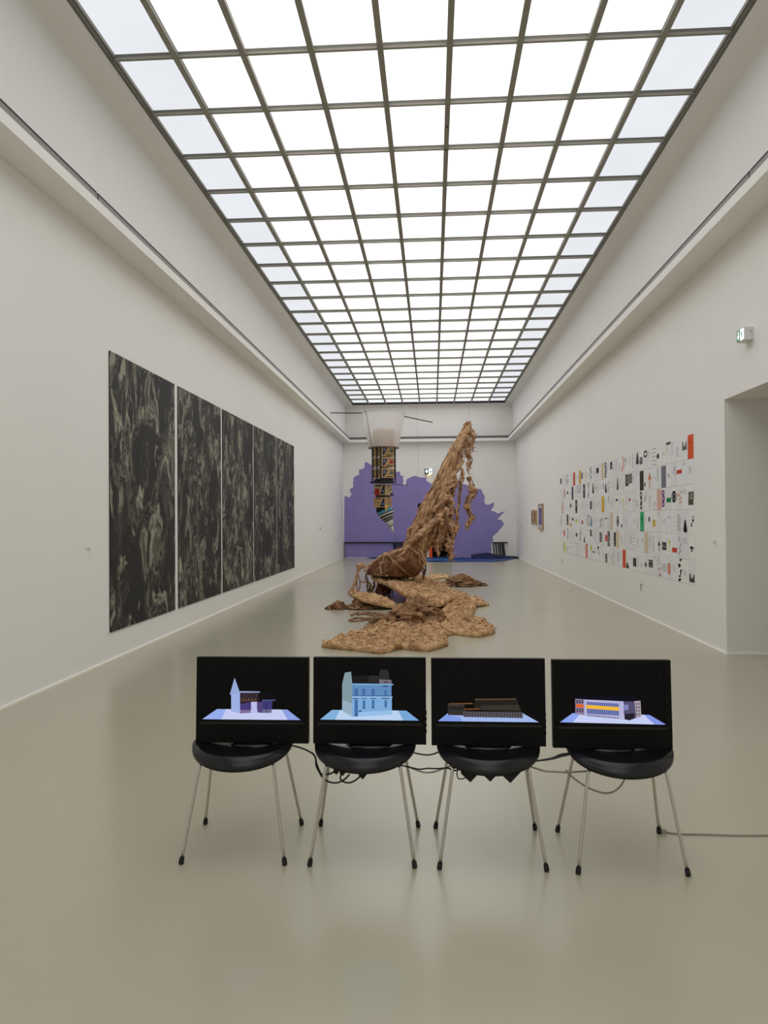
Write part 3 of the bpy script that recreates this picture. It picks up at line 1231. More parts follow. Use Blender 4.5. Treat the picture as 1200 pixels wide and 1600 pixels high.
def railing(label, x0, x1, zt, bal, lean, post=None):
    r = thing('railing', label, 'railing', (at(x0, 870, YRL).x, YRL, 0))
    xa, xb = at(x0, 848, YRL).x, at(x1, 848, YRL).x
    z = at(x0, 848, YRL).z
    MB().box((xa, YRL - 0.025, z - 0.024), (xb, YRL + 0.025, z + 0.024), M_BLACK).build('top_rail', r)
    for p in bal:
        x = at(p, 850, YRL).x
        MB().tube([(x, YRL, z - 0.03), (x + lean, YRL, 0.0)], 0.022, M_BLACK, 8).build('baluster', r)
    if post is not None:
        x = at(post, 850, YRL).x
        MB().tube([(x, YRL, z - 0.03), (x, YRL, 0)], 0.02, mat('post_grey', srgb(120, 116, 120), 0.5), 8).build('end_post', r)
    return r


railing('long black railing along the left of the purple mural', 537.5, 652, 848, [615, 617.5, 621, 624.5, 628, 631.5, 635, 639, 643], 0.07, 538.5)
railing('short black railing at the right end of the mural', 769, 793, 848, [770.5, 774.5, 778.5, 781.5, 784.5, 786.5], 0.06)

# ------------------------------------------------------------------ fibre slabs and heaps


def inside2(poly, p):
    c_ = False
    n = len(poly)
    for i in range(n):
        a_, b_ = poly[i], poly[(i + 1) % n]
        if (a_[1] > p[1]) != (b_[1] > p[1]) and p[0] < (b_[0] - a_[0]) * (p[1] - a_[1]) / (b_[1] - a_[1]) + a_[0]:
            c_ = not c_
    return c_


def dist2(poly, p):
    d = 1e9
    n = len(poly)
    for i in range(n):
        ax, ay = poly[i]
        bx, by = poly[(i + 1) % n]
        dx, dy = bx - ax, by - ay
        t = max(0, min(1, ((p[0] - ax) * dx + (p[1] - ay) * dy) / (dx * dx + dy * dy + 1e-12)))
        d = min(d, math.hypot(p[0] - ax - dx * t, p[1] - ay - dy * t))
    return d


def slab(poly, zf, thick, material, step=0.03, amp=0.03, seed=0, dents=(), freq=(5.5, 4.2), edge=0.03, rag=0.006):
    rnd = random.Random(seed)
    outl = []
    for i in range(len(poly)):
        a_, b_ = poly[i], poly[(i + 1) % len(poly)]
        L = math.hypot(b_[0] - a_[0], b_[1] - a_[1])
        n = max(1, int(L / step))
        for k in range(n):
            t = k / n
            x, y = a_[0] + (b_[0] - a_[0]) * t, a_[1] + (b_[1] - a_[1]) * t
            j = Vector((x * 6, y * 6, seed))
            outl.append((x + rag * 2 * noise.noise(j), y + rag * 2.5 * noise.noise(j + Vector((9, 9, 9)))))
    xs = [p[0] for p in outl]
    ys = [p[1] for p in outl]
    P2 = [Vector(p) for p in outl]
    n0 = len(P2)
    y = min(ys)
    row = 0
    while y < max(ys):
        x = min(xs) + (step / 2 if row % 2 else 0)
        while x < max(xs):
            p = (x + rnd.uniform(-0.25, 0.25) * step, y + rnd.uniform(-0.25, 0.25) * step)
            if inside2(poly, p) and dist2(poly, p) > step * 0.6:
                P2.append(Vector(p))
            x += step
        y += step
        row += 1
    ed = [(i, (i + 1) % n0) for i in range(n0)]
    v, e, f, *_ = delaunay_2d_cdt(P2, ed, [], 1, 1e-7)
    top = []
    bot = []
    for p in v:
        d = dist2(outl if len(outl) < 60 else poly, p)
        q_ = Vector((p.x * freq[0], p.y * freq[1], seed * 3.7))
        q_ = q_ + Vector((noise.noise(q_ * 0.6), noise.noise(q_ * 0.6 + Vector((5, 5, 5))), 0)) * 1.1
        rg = ridged(q_, 3)
        h = amp * 2.4 * (rg * abs(rg) - 0.3) + amp * 0.4 * noise.noise(q_ * 3.1)
        dn = 0
        for (cx, cy, rr, dp) in dents:
            dn += dp * math.exp(-((p.x - cx) ** 2 + ((p.y - cy) * 0.7) ** 2) / (rr * rr))
        zb = zf(p.x, p.y)
        zt = zb + thick * (0.72 + 0.28 * smooth(d / edge)) + h * smooth(d / (edge * 0.6) + 0.3) - dn
        top.append((p.x, p.y, max(zt, zb + 0.006)))
        bot.append((p.x, p.y, zb))
    n = len(v)
    cnt = {}
    for t in f:
        for i in range(len(t)):
            cnt[(t[i], t[(i + 1) % len(t)])] = 1
    FF = [tuple(t) for t in f] + [tuple(i + n for i in reversed(t)) for t in f]
    for (a_, b_) in list(cnt):
        if (b_, a_) not in cnt:
            FF.append((b_, a_, a_ + n, b_ + n))
    return MB().raw(top + bot, FF, material)


def slab_thing(label, mb, n_wisps, seed):
    """a slab with short fibre wisps matted over its upper face"""
    from mathutils.kdtree import KDTree
    half = len(mb.v) // 2
    top = mb.v[:half]
    bot = mb.v[half:]
    cx = sum(p.x for p in top) / half
    cy = sum(p.y for p in top) / half
    r = thing('fibre_slab', label, 'sculpture', (cx, cy, min(p.z for p in bot)))
    mb.build('slab_body', r, True)
    kd = KDTree(half)
    for i, p in enumerate(top):
        kd.insert((p.x, p.y, 0), i)
    kd.balance()
    rnd = random.Random(seed)
    w1, w2 = MB(), MB()
    for k in range(n_wisps):
        p = top[rnd.randrange(half)]
        a = rnd.gauss(0.0, 0.5)
        L = rnd.uniform(0.07, 0.24)
        n = 6
        pts = []
        bend = rnd.uniform(-0.5, 0.5)
        ok = True
        for i in range(n + 1):
            t = i / n - 0.5
            x = p.x + math.cos(a) * L * t - math.sin(a) * bend * L * t * t
            y = p.y + math.sin(a) * L * t + math.cos(a) * bend * L * t * t
            co, idx, dd = kd.find((x, y, 0))
            if dd > 0.03:
                ok = False
                break
            pts.append(Vector((x, y, top[idx].z + 0.001 + 0.004 * math.sin(PI * i / n))))
        if not ok:
            continue
        r0 = rnd.choice((0.004, 0.005, 0.007, 0.011))
        rs = [r0 * (0.3 + 0.7 * math.sin(PI * (0.08 + 0.84 * i / n))) for i in range(n + 1)]
        (w2 if k % 4 == 0 else w1).tube(pts, rs, M_BARK if k % 4 == 0 else M_WISP, 5, jit=0.4, seed=k)
    for nm, w_ in (('fibre_wisps', w1), ('dark_fibre_wisps', w2)):
        if w_.v:
            o_ = w_.build(nm, r, True)
            o_['kind'] = 'stuff'
    return r


def pxpoly(pts, z):
    """outline given as enlarged-photo positions of the floor piece, resting at height z"""
    r = []
    for p in pts:
        zz_ = p[2] if len(p) > 2 else z
        w_ = atZ(490 + p[0] * 0.28333, 840 + p[1] * 0.28333, zz_)
        r.append((w_.x, w_.y, zz_))
    return r


def plane_fit(p3):
    import numpy as np
    A = np.array([[p[0], p[1], 1] for p in p3])
    z = np.array([p[2] for p in p3])
    c_, *_ = np.linalg.lstsq(A, z, rcond=None)
    return lambda x, y: max(0.0, float(c_[0] * x + c_[1] * y + c_[2]))


front = [(48, 592), (55, 572), (95, 572), (170, 548), (240, 525), (300, 508), (345, 488), (420, 470), (560, 455), (680, 450), (705, 430), (715, 395), (750, 345), (800, 335), (860, 345), (900, 372),
         (880, 415), (862, 450), (935, 465), (985, 488), (1000, 512), (985, 522), (918, 540), (860, 536), (770, 524), (700, 545), (735, 562), (742, 585), (690, 602), (632, 618), (560, 610), (478, 602), (425, 618), (368, 630), (280, 618),
         (170, 607), (100, 600)]
fp = pxpoly(front, 0.03)
dA = atZ(490 + 372 * 0.28333, 840 + 578 * 0.28333, 0.07)
dB = atZ(490 + 905 * 0.28333, 840 + 472 * 0.28333, 0.07)
slab_thing('large straw-brown fibre slab lying on the floor nearest the screens', slab([(p[0], p[1]) for p in fp], lambda x, y: 0.0, 0.07, M_MAT, 0.024, 0.034, 1, [(dA.x, dA.y, 0.13, 0.09), (dB.x, dB.y, 0.14, 0.08)]), 2100, 1)

mid = [(312, 218, 0.31), (360, 212, 0.30), (440, 210, 0.27), (540, 220, 0.24), (640, 235, 0.19), (700, 262, 0.13), (735, 292, 0.09), (800, 325, 0.05), (900, 350, 0.025), (968, 371, 0.015), (905, 378, 0.02),
       (840, 350, 0.05), (760, 352, 0.07), (720, 378, 0.08), (690, 388, 0.09), (645, 380, 0.11), (545, 350, 0.16), (480, 312, 0.21), (430, 282, 0.24), (400, 262, 0.27), (335, 240, 0.31)]
mp_ = pxpoly(mid, 0.1)
slab_thing('raised sloping straw-brown fibre slab under the wrapped boulder', slab([(p[0], p[1]) for p in mp_], plane_fit(mp_), 0.07, M_MAT, 0.026, 0.036, 2), 1600, 2)
MIDZ = plane_fit(mp_)

sm = [(188, 312, 0.20), (215, 304, 0.20), (260, 312, 0.18), (330, 320, 0.12), (400, 345, 0.06), (455, 382, 0.012), (440, 394, 0.012), (380, 384, 0.05), (320, 368, 0.10), (260, 350, 0.15), (205, 328, 0.19)]
sp_ = pxpoly(sm, 0.1)
SMZ = plane_fit(sp_)
slab_thing('small tilted fibre slab propped on a heap at the left', slab([(p[0], p[1]) for p in sp_], SMZ, 0.05, M_MAT, 0.026, 0.026, 3, edge=0.04), 160, 3)

rf = [(610, 222), (640, 208), (700, 205), (755, 210), (740, 222), (690, 224), (650, 236), (615, 240)]
rp_ = pxpoly(rf, 0.02)
slab_thing('thin flat fibre strip on the floor behind the boulder', slab([(p[0], p[1]) for p in rp_], lambda x, y: 0.0, 0.05, M_MAT, 0.05, 0.02, 4), 80, 4)


def heap(name, label, c, rx, ry, h, material, seed, amp=0.35, sub=5, peak=(0, 0), freq=3.2, base=None):
    bm = bmesh.new()
    bmesh.ops.create_icosphere(bm, subdivisions=sub, radius=1)
    V = []
    for v in bm.verts:
        p = v.co.copy()
        q_ = Vector((p.x, p.y, p.z * 0.45)) * freq * 0.5 + Vector((seed * 7.1, 0, 0))
        q_ += Vector((noise.noise(q_), noise.noise(q_ + Vector((4, 4, 4))), noise.noise(q_ + Vector((8, 8, 8))))) * 0.9
        k = 1 + amp * (ridged(q_, 4) - 0.4) + amp * 0.4 * noise.noise(q_ * 3)
        p *= k
        z = max(0.0, p.z)
        env = math.exp(-(((p.x - peak[0]) / 0.75) ** 2 + ((p.y - peak[1]) / 0.9) ** 2))
        zz_ = z * h * (0.35 + 0.75 * env)
        x_, y_ = c[0] + p.x * rx, c[1] + p.y * ry
        V.append((x_, y_, (base(x_, y_) if base else 0.0) + zz_ + (0.0 if v.co.z > -0.2 else 0.0)))
    FF = [tuple(v.index for v in f.verts) for f in bm.faces]
    bm.free()
    o_ = MB().raw(V, FF, material).build(name, smooth_=True)
    return tag(o_, label, 'sculpture')


def cpt(x, y, z=0.0):
    return atZ(490 + x * 0.28333, 840 + y * 0.28333, z)


c = cpt(532, 478, 0.05)
heap('fibre_heap', 'crumpled brown fibre heap lying on the front slab', (c.x, c.y + 0.15), 0.47, 0.38, 0.29, M_HEAP, 1, 0.65, 6, (0.25, 0.1), 4.4, lambda x, y: 0.03)
c = cpt(815, 262)
heap('fibre_heap', 'crumpled brown fibre heap at the far right of the slabs', (c.x, c.y), 0.46, 0.42, 0.19, M_HEAP, 2, 0.55, 6, (0, 0), 4.4)
c = cpt(235, 400)
heap('fibre_heap', 'crumpled brown fibre heap under the small tilted slab', (c.x + 0.06, c.y + 0.2), 0.20, 0.20, 0.17, M_HEAP, 3, 0.5, 5, (-0.1, 0), 3.4)
c = cpt(158, 396)
heap('fibre_heap', 'small curled fibre heap at the far left of the slabs', (c.x - 0.11, c.y + 0.12), 0.16, 0.18, 0.11, M_HEAP, 4, 0.7, 5, (0.3, 0.3), 4.6)


def wander(pts, per=6, amp=0.01, seed=0, f=9):
    """Catmull-Rom through points with wobble"""
    P_ = [Vector(p) for p in pts]
    P_ = [P_[0] * 2 - P_[1]] + P_ + [P_[-1] * 2 - P_[-2]]
    o_ = []
    for i in range(1, len(P_) - 2):
        a_, b_, c_, d_ = P_[i - 1:i + 3]
        for k in range(per):
            t = k / per
            o_.append(0.5 * ((2 * b_) + (-a_ + c_) * t + (2 * a_ - 5 * b_ + 4 * c_ - d_) * t * t + (-a_ + 3 * b_ - 3 * c_ + d_) * t ** 3))
    o_.append(P_[-2])
    if amp:
        o_ = [p + noise.noise_vector(p * f + Vector((seed, seed * 2, 0))) * amp for p in o_]
    return o_


# rope loops lying on the floor
for k, (pl, lab) in enumerate([([(205, 428), (240, 418), (300, 424), (340, 430), (378, 424), (340, 418), (290, 412), (240, 428)], 'thin fibre rope loop on the floor beside the left heap'),
                               ([(195, 458), (230, 444), (280, 446), (330, 440), (368, 440), (300, 452), (250, 460), (200, 460)], 'thin fibre rope loop on the floor nearest the front slab'),
                               ([(735, 298), (755, 305), (780, 306), (797, 296)], 'short thin root curl on the floor right of the raised slab'),
                               ([(262, 243), (285, 246), (306, 245)], 'short rope end on the floor left of the raised slab')]):
    pp = wander([cpt(x, y, 0.012) for x, y in pl], 8, 0.012, k)
    pp = [Vector((p.x, p.y, max(0.014, p.z))) for p in pp]
    b = MB().tube(pp, [0.013 + 0.004 * math.sin(i) for i in range(len(pp))], M_HEAP, 7, jit=0.3)
    tag(b.build('fibre_rope', smooth_=True), lab, 'rope')

# upright root with a knobbed head standing on the small slab


def cY(x, y, Y):
    return at(490 + x * 0.28333, 840 + y * 0.28333, Y)


st = cpt(200, 305, 0.23)
YS = st.y
root = thing('upright_root', 'thin upright fibre root with knobbed head on the small slab', 'sculpture', (st.x, st.y, 0.2))
pp = wander([cY(200, 312, YS), cY(222, 262, YS), cY(240, 212, YS), cY(247, 180, YS)], 8, 0.01, 3)
MB().tube(pp, [0.03 - 0.010 * i / len(pp) for i in range(len(pp))], M_BARK, 8, jit=0.35).build('stem', root, True)
pp = wander([cY(246, 185, YS), cY(248, 168, YS), cY(262, 154, YS), cY(278, 156, YS), cY(286, 168, YS)], 6, 0.008, 5)
MB().tube(pp, [0.028 + 0.022 * math.sin(PI * i / len(pp)) for i in range(len(pp))], M_BARK, 10, jit=0.55).build('knob', root, True)
for k, pl in enumerate([[(243, 205), (238, 240), (240, 280), (246, 308)], [(245, 200), (255, 240), (254, 280), (246, 312)]]):
    MB().tube(wander([cY(x, y, YS - 0.02) for x, y in pl], 6, 0.008, k), 0.010, M_HEAP, 6, jit=0.3).build('rootlet', root, True)

# tangle of dark roots under the raised slab
tg = cpt(330, 320, 0)
root = thing('root_tangle', 'dark tangle of roots propping the raised slab at its left end', 'sculpture', (tg.x, tg.y, 0))
random.seed(21)
YT = tg.y
for k in range(16):
    x0 = random.uniform(292, 425)
    y0 = random.uniform(228, 262)
    x1 = x0 + random.uniform(-35, 30)
    y1 = random.uniform(300, 335)
    yy = YT + random.uniform(-0.3, 0.5)
    pl = [cY(x0, y0, yy), cY((x0 + x1) / 2 + random.uniform(-14, 14), (y0 + y1) / 2, yy), cY(x1, y1, yy)]
    pl = [Vector((p.x, p.y, max(0.01, min(p.z, MIDZ(p.x, p.y) + 0.02)))) for p in pl]
    MB().tube(wander(pl, 6, 0.02, k), random.uniform(0.010, 0.024), M_ROCK if k % 3 else M_HEAP, 6, jit=0.4).build('root_strand', root, True)
bm = bmesh.new()
bmesh.ops.create_icosphere(bm, subdivisions=4, radius=1)
V = []
cc = cY(385, 290, YT + 0.1)
for v in bm.verts:
    p = v.co * (1 + 0.35 * ridged(v.co * 1.6 + Vector((3, 0, 0)), 3))
    V.append((cc.x + p.x * 0.13, cc.y + p.y * 0.16, max(0.0, 0.12 + p.z * 0.10)))
MB().raw(V, [tuple(v.index for v in f.verts) for f in bm.faces], M_ROCK).build('root_clump', root, True)
bm.free()

# ------------------------------------------------------------------ leaning trunk with wrapped boulder
YTR = 14.9
SC = YTR / F
tb = at(620, 903, YTR)
trunk = thing('leaning_trunk', 'tall leaning brown fibre trunk with wrapped boulder foot and hanging roots', 'sculpture', (tb.x, YTR, 0.3))


def T(px, py, dy=0.0):
    return at(px, py, YTR + dy)


# the boulder: hull of rough corner points, softened
bm = bmesh.new()
for px, py, dy in [(570, 893, 0), (577, 899, -.25), (578, 898, .3), (590, 876, .05), (605, 866, -.1), (610, 869, .35), (628, 858, -.15), (645, 853, .0), (657, 859, -.12), (661, 866, .3), (666, 879, 0), (664, 884, .25),
                   (655, 893, -.3), (648, 903.5, -.1), (646, 903, .3), (620, 902, -.42), (600, 901, -.45), (625, 880, -.5), (640, 878, -.48), (605, 888, -.42), (630, 870, .5), (600, 895, .5), (640, 900, .45)]:
    bm.verts.new(T(px, py, dy))
ret = bmesh.ops.convex_hull(bm, input=bm.verts)
bmesh.ops.delete(bm, geom=[g for g in ret['geom_interior'] if isinstance(g, bmesh.types.BMVert)], context='VERTS')
bmesh.ops.triangulate(bm, faces=bm.faces)
bmesh.ops.subdivide_edges(bm, edges=bm.edges, cuts=7, use_grid_fill=True, smooth=0.12)
bmesh.ops.recalc_face_normals(bm, faces=bm.faces)
bm.normal_update()
for v in bm.verts:
    v.co += Vector((0, 0, 0.035)) + v.normal * (0.022 * (ridged(v.co * 5, 3) - 0.5) + 0.035 * fbm(v.co * 9))
bm.verts.index_update()
V = [v.co.copy() for v in bm.verts]
FF = [tuple(v.index for v in f.verts) for f in bm.faces]
bvh = BVHTree.FromBMesh(bm)
bm.free()
boulder = MB().raw(V, FF, M_ROCK).build('wrapped_boulder', trunk, True)


def onrock(px, py):
    d = ray(px, py).normalized()
    h = bvh.ray_cast(CAM, d)
    return h[0] - d * 0.012 if h[0] else T(px, py, -0.1)


CORDS = [([(570, 893), (580, 882), (592, 873), (604, 867), (609, 868)], 0.035), ([(606, 867), (612, 874), (615, 884), (616, 896)], 0.016), ([(608, 868), (622, 861), (636, 856), (648, 853)], 0.03),
         ([(648, 854), (656, 860), (661, 868), (665, 879)], 0.026), ([(611, 873), (622, 884), (634, 894), (646, 902)], 0.02), ([(665, 879), (658, 888), (652, 897), (648, 903)], 0.022),
         ([(596, 878), (594, 886), (596, 897)], 0.013), ([(586, 884), (592, 880), (602, 874)], 0.016), ([(635, 857), (628, 866), (616, 872)], 0.016), ([(650, 855), (654, 870), (656, 884)], 0.012),
         ([(574, 897), (590, 898), (606, 900)], 0.018), ([(600, 870), (597, 880), (588, 890)], 0.012), ([(640, 855), (650, 863), (658, 872), (663, 880)], 0.014)]
for k, (pl, rr) in enumerate(CORDS):
    pp = wander([onrock(*p) for p in pl], 7, 0.008, k)
    MB().tube(pp, [rr * 1.35 * (0.8 + 0.35 * noise.noise(p * 9)) for p in pp], M_HEAP if k % 3 == 1 else M_BARK, 8, jit=0.5).build('wrapping_cord', trunk, True)
for k, pl in enumerate([[(665, 879), (665.5, 888), (663, 897), (662, 905)], [(660, 886), (663, 893), (662, 905)], [(657, 888), (661, 896), (661, 904)], [(571, 896), (574, 906), (573, 918)], [(573, 897), (571, 904), (577, 912), (579, 922)]]):
    MB().tube(wander([T(x, y, -0.05) for x, y in pl], 6, 0.01, k), 0.016 if k < 3 else 0.013, M_ROCK, 6, jit=0.3).build('hanging_rootlet', trunk, True)

# trunk body: (y, left, right) silhouette
SIL = [(660, 731, 735), (672, 723, 737), (688, 713, 729), (705, 704.5, 719), (731, 690.5, 712), (754, 679.5, 709), (778, 666.5, 706), (802, 654, 699), (820, 646, 692), (835, 639, 682), (848, 634, 671), (862, 628, 665), (872, 626, 660)]
# rings are laid along the leaning axis: pair left and right silhouette points shifted along the slope
AX = []
for i, (y, l, r_) in enumerate(SIL):
    AX.append(((l + r_) / 2, y, (r_ - l) / 2 * 0.86))
NA, NL = 56, 110


def axis(t):
    f_ = t * (len(AX) - 1)
    i = min(int(f_), len(AX) - 2)
    k = f_ - i
    a_, b_ = AX[i], AX[i + 1]
    return a_[0] + (b_[0] - a_[0]) * k, a_[1] + (b_[1] - a_[1]) * k, (a_[2] + (b_[2] - a_[2]) * k) * SC


def axis_point(t, a, k=1.0):
    """point on the trunk at axis position t and angle a (0 = right, -90 deg = towards the camera)"""
    x, y, hw_ = axis(t)
    x2, y2, _ = axis(min(1, t + 0.01))
    x1, y1, _ = axis(max(0, t - 0.01))
    c_ = T(x, y)
    d = (T(x2, y2) - T(x1, y1)).normalized()
    side = Vector((-d.z, 0, d.x))
    if side.x < 0:
        side = -side
    dep = Vector((0, 1, 0))
    return c_ + side * (math.cos(a) * hw_ * k) + dep * (math.sin(a) * hw_ * k * 0.85)


V = []
for i in range(NL):
    t = i / (NL - 1)
    for j in range(NA):
        a = 2 * PI * j / NA
        tw = a * 1.0
        q_ = Vector((math.cos(tw) * 2.6 + t * 1.5, math.sin(tw) * 2.6, t * 5.0))
        k = 0.84 + 0.2 * (ridged(q_, 3) - 0.45) + 0.10 * noise.noise(q_ * 3)
        V.append(axis_point(t, a, k))
FF = []
for i in range(NL - 1):
    for j in range(NA):
        FF.append((i * NA + j, i * NA + (j + 1) % NA, (i + 1) * NA + (j + 1) % NA, (i + 1) * NA + j))
FF.append(tuple(range(NA)))
FF.append(tuple((NL - 1) * NA + j for j in range(NA)))
MB().raw(V, FF, M_BARK).build('trunk_core', trunk, True)

random.seed(33)
b = MB()
b2 = MB()
for k in range(470):
    t0 = random.uniform(0.0, 0.9)
    ln = random.uniform(0.10, 0.34)
    a = random.uniform(0, 2 * PI)
    tw = random.uniform(-1.0, 2.4)
    pts = []
    off = random.uniform(0.90, 1.16)
    n = 14
    for i in range(n + 1):
        t = min(1.0, t0 + ln * i / n)
        p = axis_point(t, a + tw * ln * i / n, off + 0.05 * math.sin(i * 0.9 + k))
        p += noise.noise_vector(p * 7 + Vector((k, 0, 0))) * 0.028
        pts.append(p)
    r0 = random.uniform(0.010, 0.034)
    rs = [r0 * (0.35 + 0.65 * math.sin(PI * min(1, max(0.06, i / n)) * 0.97)) * (0.8 + 0.5 * abs(noise.noise(pts[i] * 15))) for i in range(n + 1)]
    (b if k % 3 else b2).tube(pts, rs, M_BARK if k % 3 else M_HEAP, 6, jit=0.35, seed=k)
o = b.build('bark_strands', trunk, True)
o['kind'] = 'stuff'
o = b2.build('dark_bark_strands', trunk, True)
o['kind'] = 'stuff'
b = MB()
for k in range(170):                      # paler ropes laced slantwise over the body
    t0 = random.uniform(0.03, 0.86)
    ln = random.uniform(0.08, 0.2)
    a = random.uniform(-PI * 0.95, PI * 0.05)
    tw = random.uniform(1.5, 5.0)
    n = 12
    pts = []
    for i in range(n + 1):
        p = axis_point(min(1.0, t0 + ln * i / n), a + tw * ln * i / n, 1.06 + 0.06 * math.sin(PI * i / n))
        p += noise.noise_vector(p * 6 + Vector((k * 3, 0, 0))) * 0.03
        pts.append(p)
    r0 = random.uniform(0.012, 0.027)
    b.tube(pts, [r0 * (0.4 + 0.6 * math.sin(PI * (0.06 + 0.88 * i / n))) * (0.8 + 0.5 * abs(noise.noise(pts[i] * 15))) for i in range(n + 1)], M_WISP, 7, jit=0.5, seed=k)
o = b.build('laced_ropes', trunk, True)
o['kind'] = 'stuff'
b = MB()
for k in range(160):                      # fine loose fibres
    t0 = random.uniform(0, 1)
    a = random.uniform(-PI, PI)
    p = axis_point(t0, a, 1.02)
    n_ = (p - T(*axis(t0)[:2])).normalized()
    L = random.uniform(0.03, 0.08)
    q1 = p + n_ * L * 0.5 + Vector((random.uniform(-1, 1), random.uniform(-1, 1), random.uniform(-0.5, 1))) * L * 0.4
    q2 = q1 + Vector((random.uniform(-1, 1) * 0.5, random.uniform(-1, 1) * 0.5, -random.uniform(0.2, 1))) * L * 0.7
    b.tube([p, q1, q2], [0.005, 0.004, 0.0015], M_BARK, 4)
o = b.build('loose_fibres', trunk)
o['kind'] = 'stuff'

# side branches
for k, (pl, r0, r1, dy) in enumerate([([(700, 758), (710, 740), (724, 719)], 0.05, 0.035, -0.12), ([(716, 706), (727, 690), (738, 671)], 0.045, 0.032, -0.05), ([(662, 836), (682, 812), (692, 799), (699, 797), (700, 804)], 0.05, 0.04, -0.28),
                                      ([(640, 848), (664, 828), (680, 814), (689, 812), (690, 820)], 0.05, 0.035, -0.32), ([(676, 800), (692, 782), (702, 776), (706, 783)], 0.05, 0.035, -0.25), ([(686, 780), (700, 764), (711, 757)], 0.045, 0.03, -0.2),
                                      ([(644, 823), (638, 829), (638, 838), (644, 842)], 0.03, 0.018, -0.2), ([(722, 690), (724, 668), (733, 659), (735, 666)], 0.035, 0.016, -0.03)]):
    pp = wander([T(x, y, dy) for x, y in pl], 8, 0.015, k)
    n = len(pp)
    MB().tube(pp, [(r0 + (r1 - r0) * i / n) * (0.85 + 0.4 * abs(noise.noise(pp[i] * 12))) for i in range(n)], M_BARK, 12, jit=0.75, seed=k).build('branch', trunk, True)

# hanging root clusters
HANG = [([(731, 681), (732, 694), (730, 706), (733, 718), (732, 730), (732.5, 742)], [3, 4.5, 5.5, 5, 2.8, 0.6], 1),
        ([(732, 744), (735, 758), (741, 768), (735, 776), (730, 788), (733, 800), (736, 809), (732, 820), (729, 829)], [5, 6.5, 7.5, 6, 4.6, 4.4, 4.8, 4, 2], 2),
        ([(719, 727), (723, 740), (721, 750), (719, 762), (718, 778), (716, 792), (714, 802)], [1.8, 2.4, 2.2, 1.6, 1.3, 1.8, 1], 3),
        ([(709, 742), (712, 753), (710, 764), (708, 776)], [3, 3.4, 2.6, 1], 4),
        ([(705, 782), (704, 800), (707, 818), (706, 836), (702, 850), (704, 864), (705, 879)], [8, 8, 8.5, 7.5, 6.5, 6, 3], 5),
        ([(713, 795), (714, 812), (711, 828), (709, 840)], [2.6, 3, 2.6, 1.4], 6),
        ([(688, 818), (688, 832), (685, 846), (684, 858), (685, 870)], [10, 10, 9, 6.5, 2], 7),
        ([(697, 800), (697, 812), (695, 826), (693, 840), (690, 848)], [7, 7.5, 6.5, 5, 2], 8),
        ([(737, 671), (740, 683), (738, 692), (740, 706)], [2.2, 3.4, 2.2, 0.6], 9),
        ([(665, 838), (668, 850), (664, 860), (663, 869)], [5, 4.5, 3.6, 1.4], 10),
        ([(729, 690), (728, 702), (729, 714)], [1.2, 1.6, 0.8], 11),
        ([(723, 700), (721, 712), (720, 722)], [1.0, 1.6, 0.9], 12)]
for pl, wd, k in HANG:
    rnd = random.Random(k)
    b = MB()
    dy0 = -0.12
    base = wander([T(x, y, dy0) for x, y in pl], 10, 0.0)
    n = len(base)

    def wid(i):
        f_ = i / (n - 1) * (len(wd) - 1)
        j = min(int(f_), len(wd) - 2)
        return (wd[j] + (wd[j + 1] - wd[j]) * (f_ - j)) * SC
    core = [base[i] + noise.noise_vector(base[i] * 6 + Vector((k, 0, 0))) * 0.02 for i in range(n)]
    b.tube(core, [wid(i) * (0.62 + 0.55 * noise.noise(core[i] * 9 + Vector((k * 3, 0, 0)))) for i in range(n)], M_BARK, 12, jit=0.95, seed=k)
    for s_ in range(9):
        ph = rnd.uniform(0, 6.28)
        sp = rnd.uniform(2, 7)
        i0 = rnd.randint(0, n // 2)
        i1 = rnd.randint(n // 2, n - 1)
        pts = []
        for i in range(i0, i1 + 1):
            w_ = wid(i) * rnd.uniform(0.75, 1.05)
            a = ph + sp * i / n
            p = base[i] + Vector((math.cos(a) * w_, math.sin(a) * w_, 0)) + noise.noise_vector(base[i] * 10 + Vector((s_ * 5, k, 0))) * 0.03
            pts.append(p)
        if len(pts) > 3:
            r0 = rnd.uniform(0.004, 0.013)
            b.tube(pts, [r0 * (0.6 + 0.8 * abs(noise.noise(p * 14))) for p in pts], M_BARK if s_ % 2 else M_HEAP, 6, jit=0.3, seed=s_)
    for s_ in range(40):
        i = rnd.randint(0, n - 1)
        w_ = wid(i)
        a = rnd.uniform(0, 6.28)
        p = base[i] + Vector((math.cos(a), math.sin(a), 0)) * w_ * 0.6
        L = rnd.uniform(0.02, 0.06)
        q1 = p + Vector((math.cos(a) * L, math.sin(a) * L, rnd.uniform(-0.6, 0.4) * L))
        q2 = q1 + Vector((rnd.uniform(-0.4, 0.8) * L * math.cos(a), 0, -rnd.uniform(0.3, 1.0) * L))
        b.tube([p, q1, q2], [0.006, 0.004, 0.0015], M_BARK, 4)
    b.build('hanging_roots', trunk, True)

M_WIRE = mat('thin_wire', srgb(120, 116, 112), 0.5)
tp = T(733, 660)
b = MB()
b.tube([tp, (tp.x, tp.y, ZC)], 0.0014, M_WIRE, 5)
b.build('suspension_wire', trunk)
tp = T(655, 800)
b = MB()
b.tube([tp, (tp.x - 0.05, tp.y, ZC)], 0.0014, M_WIRE, 5)
b.build('suspension_wire', trunk)

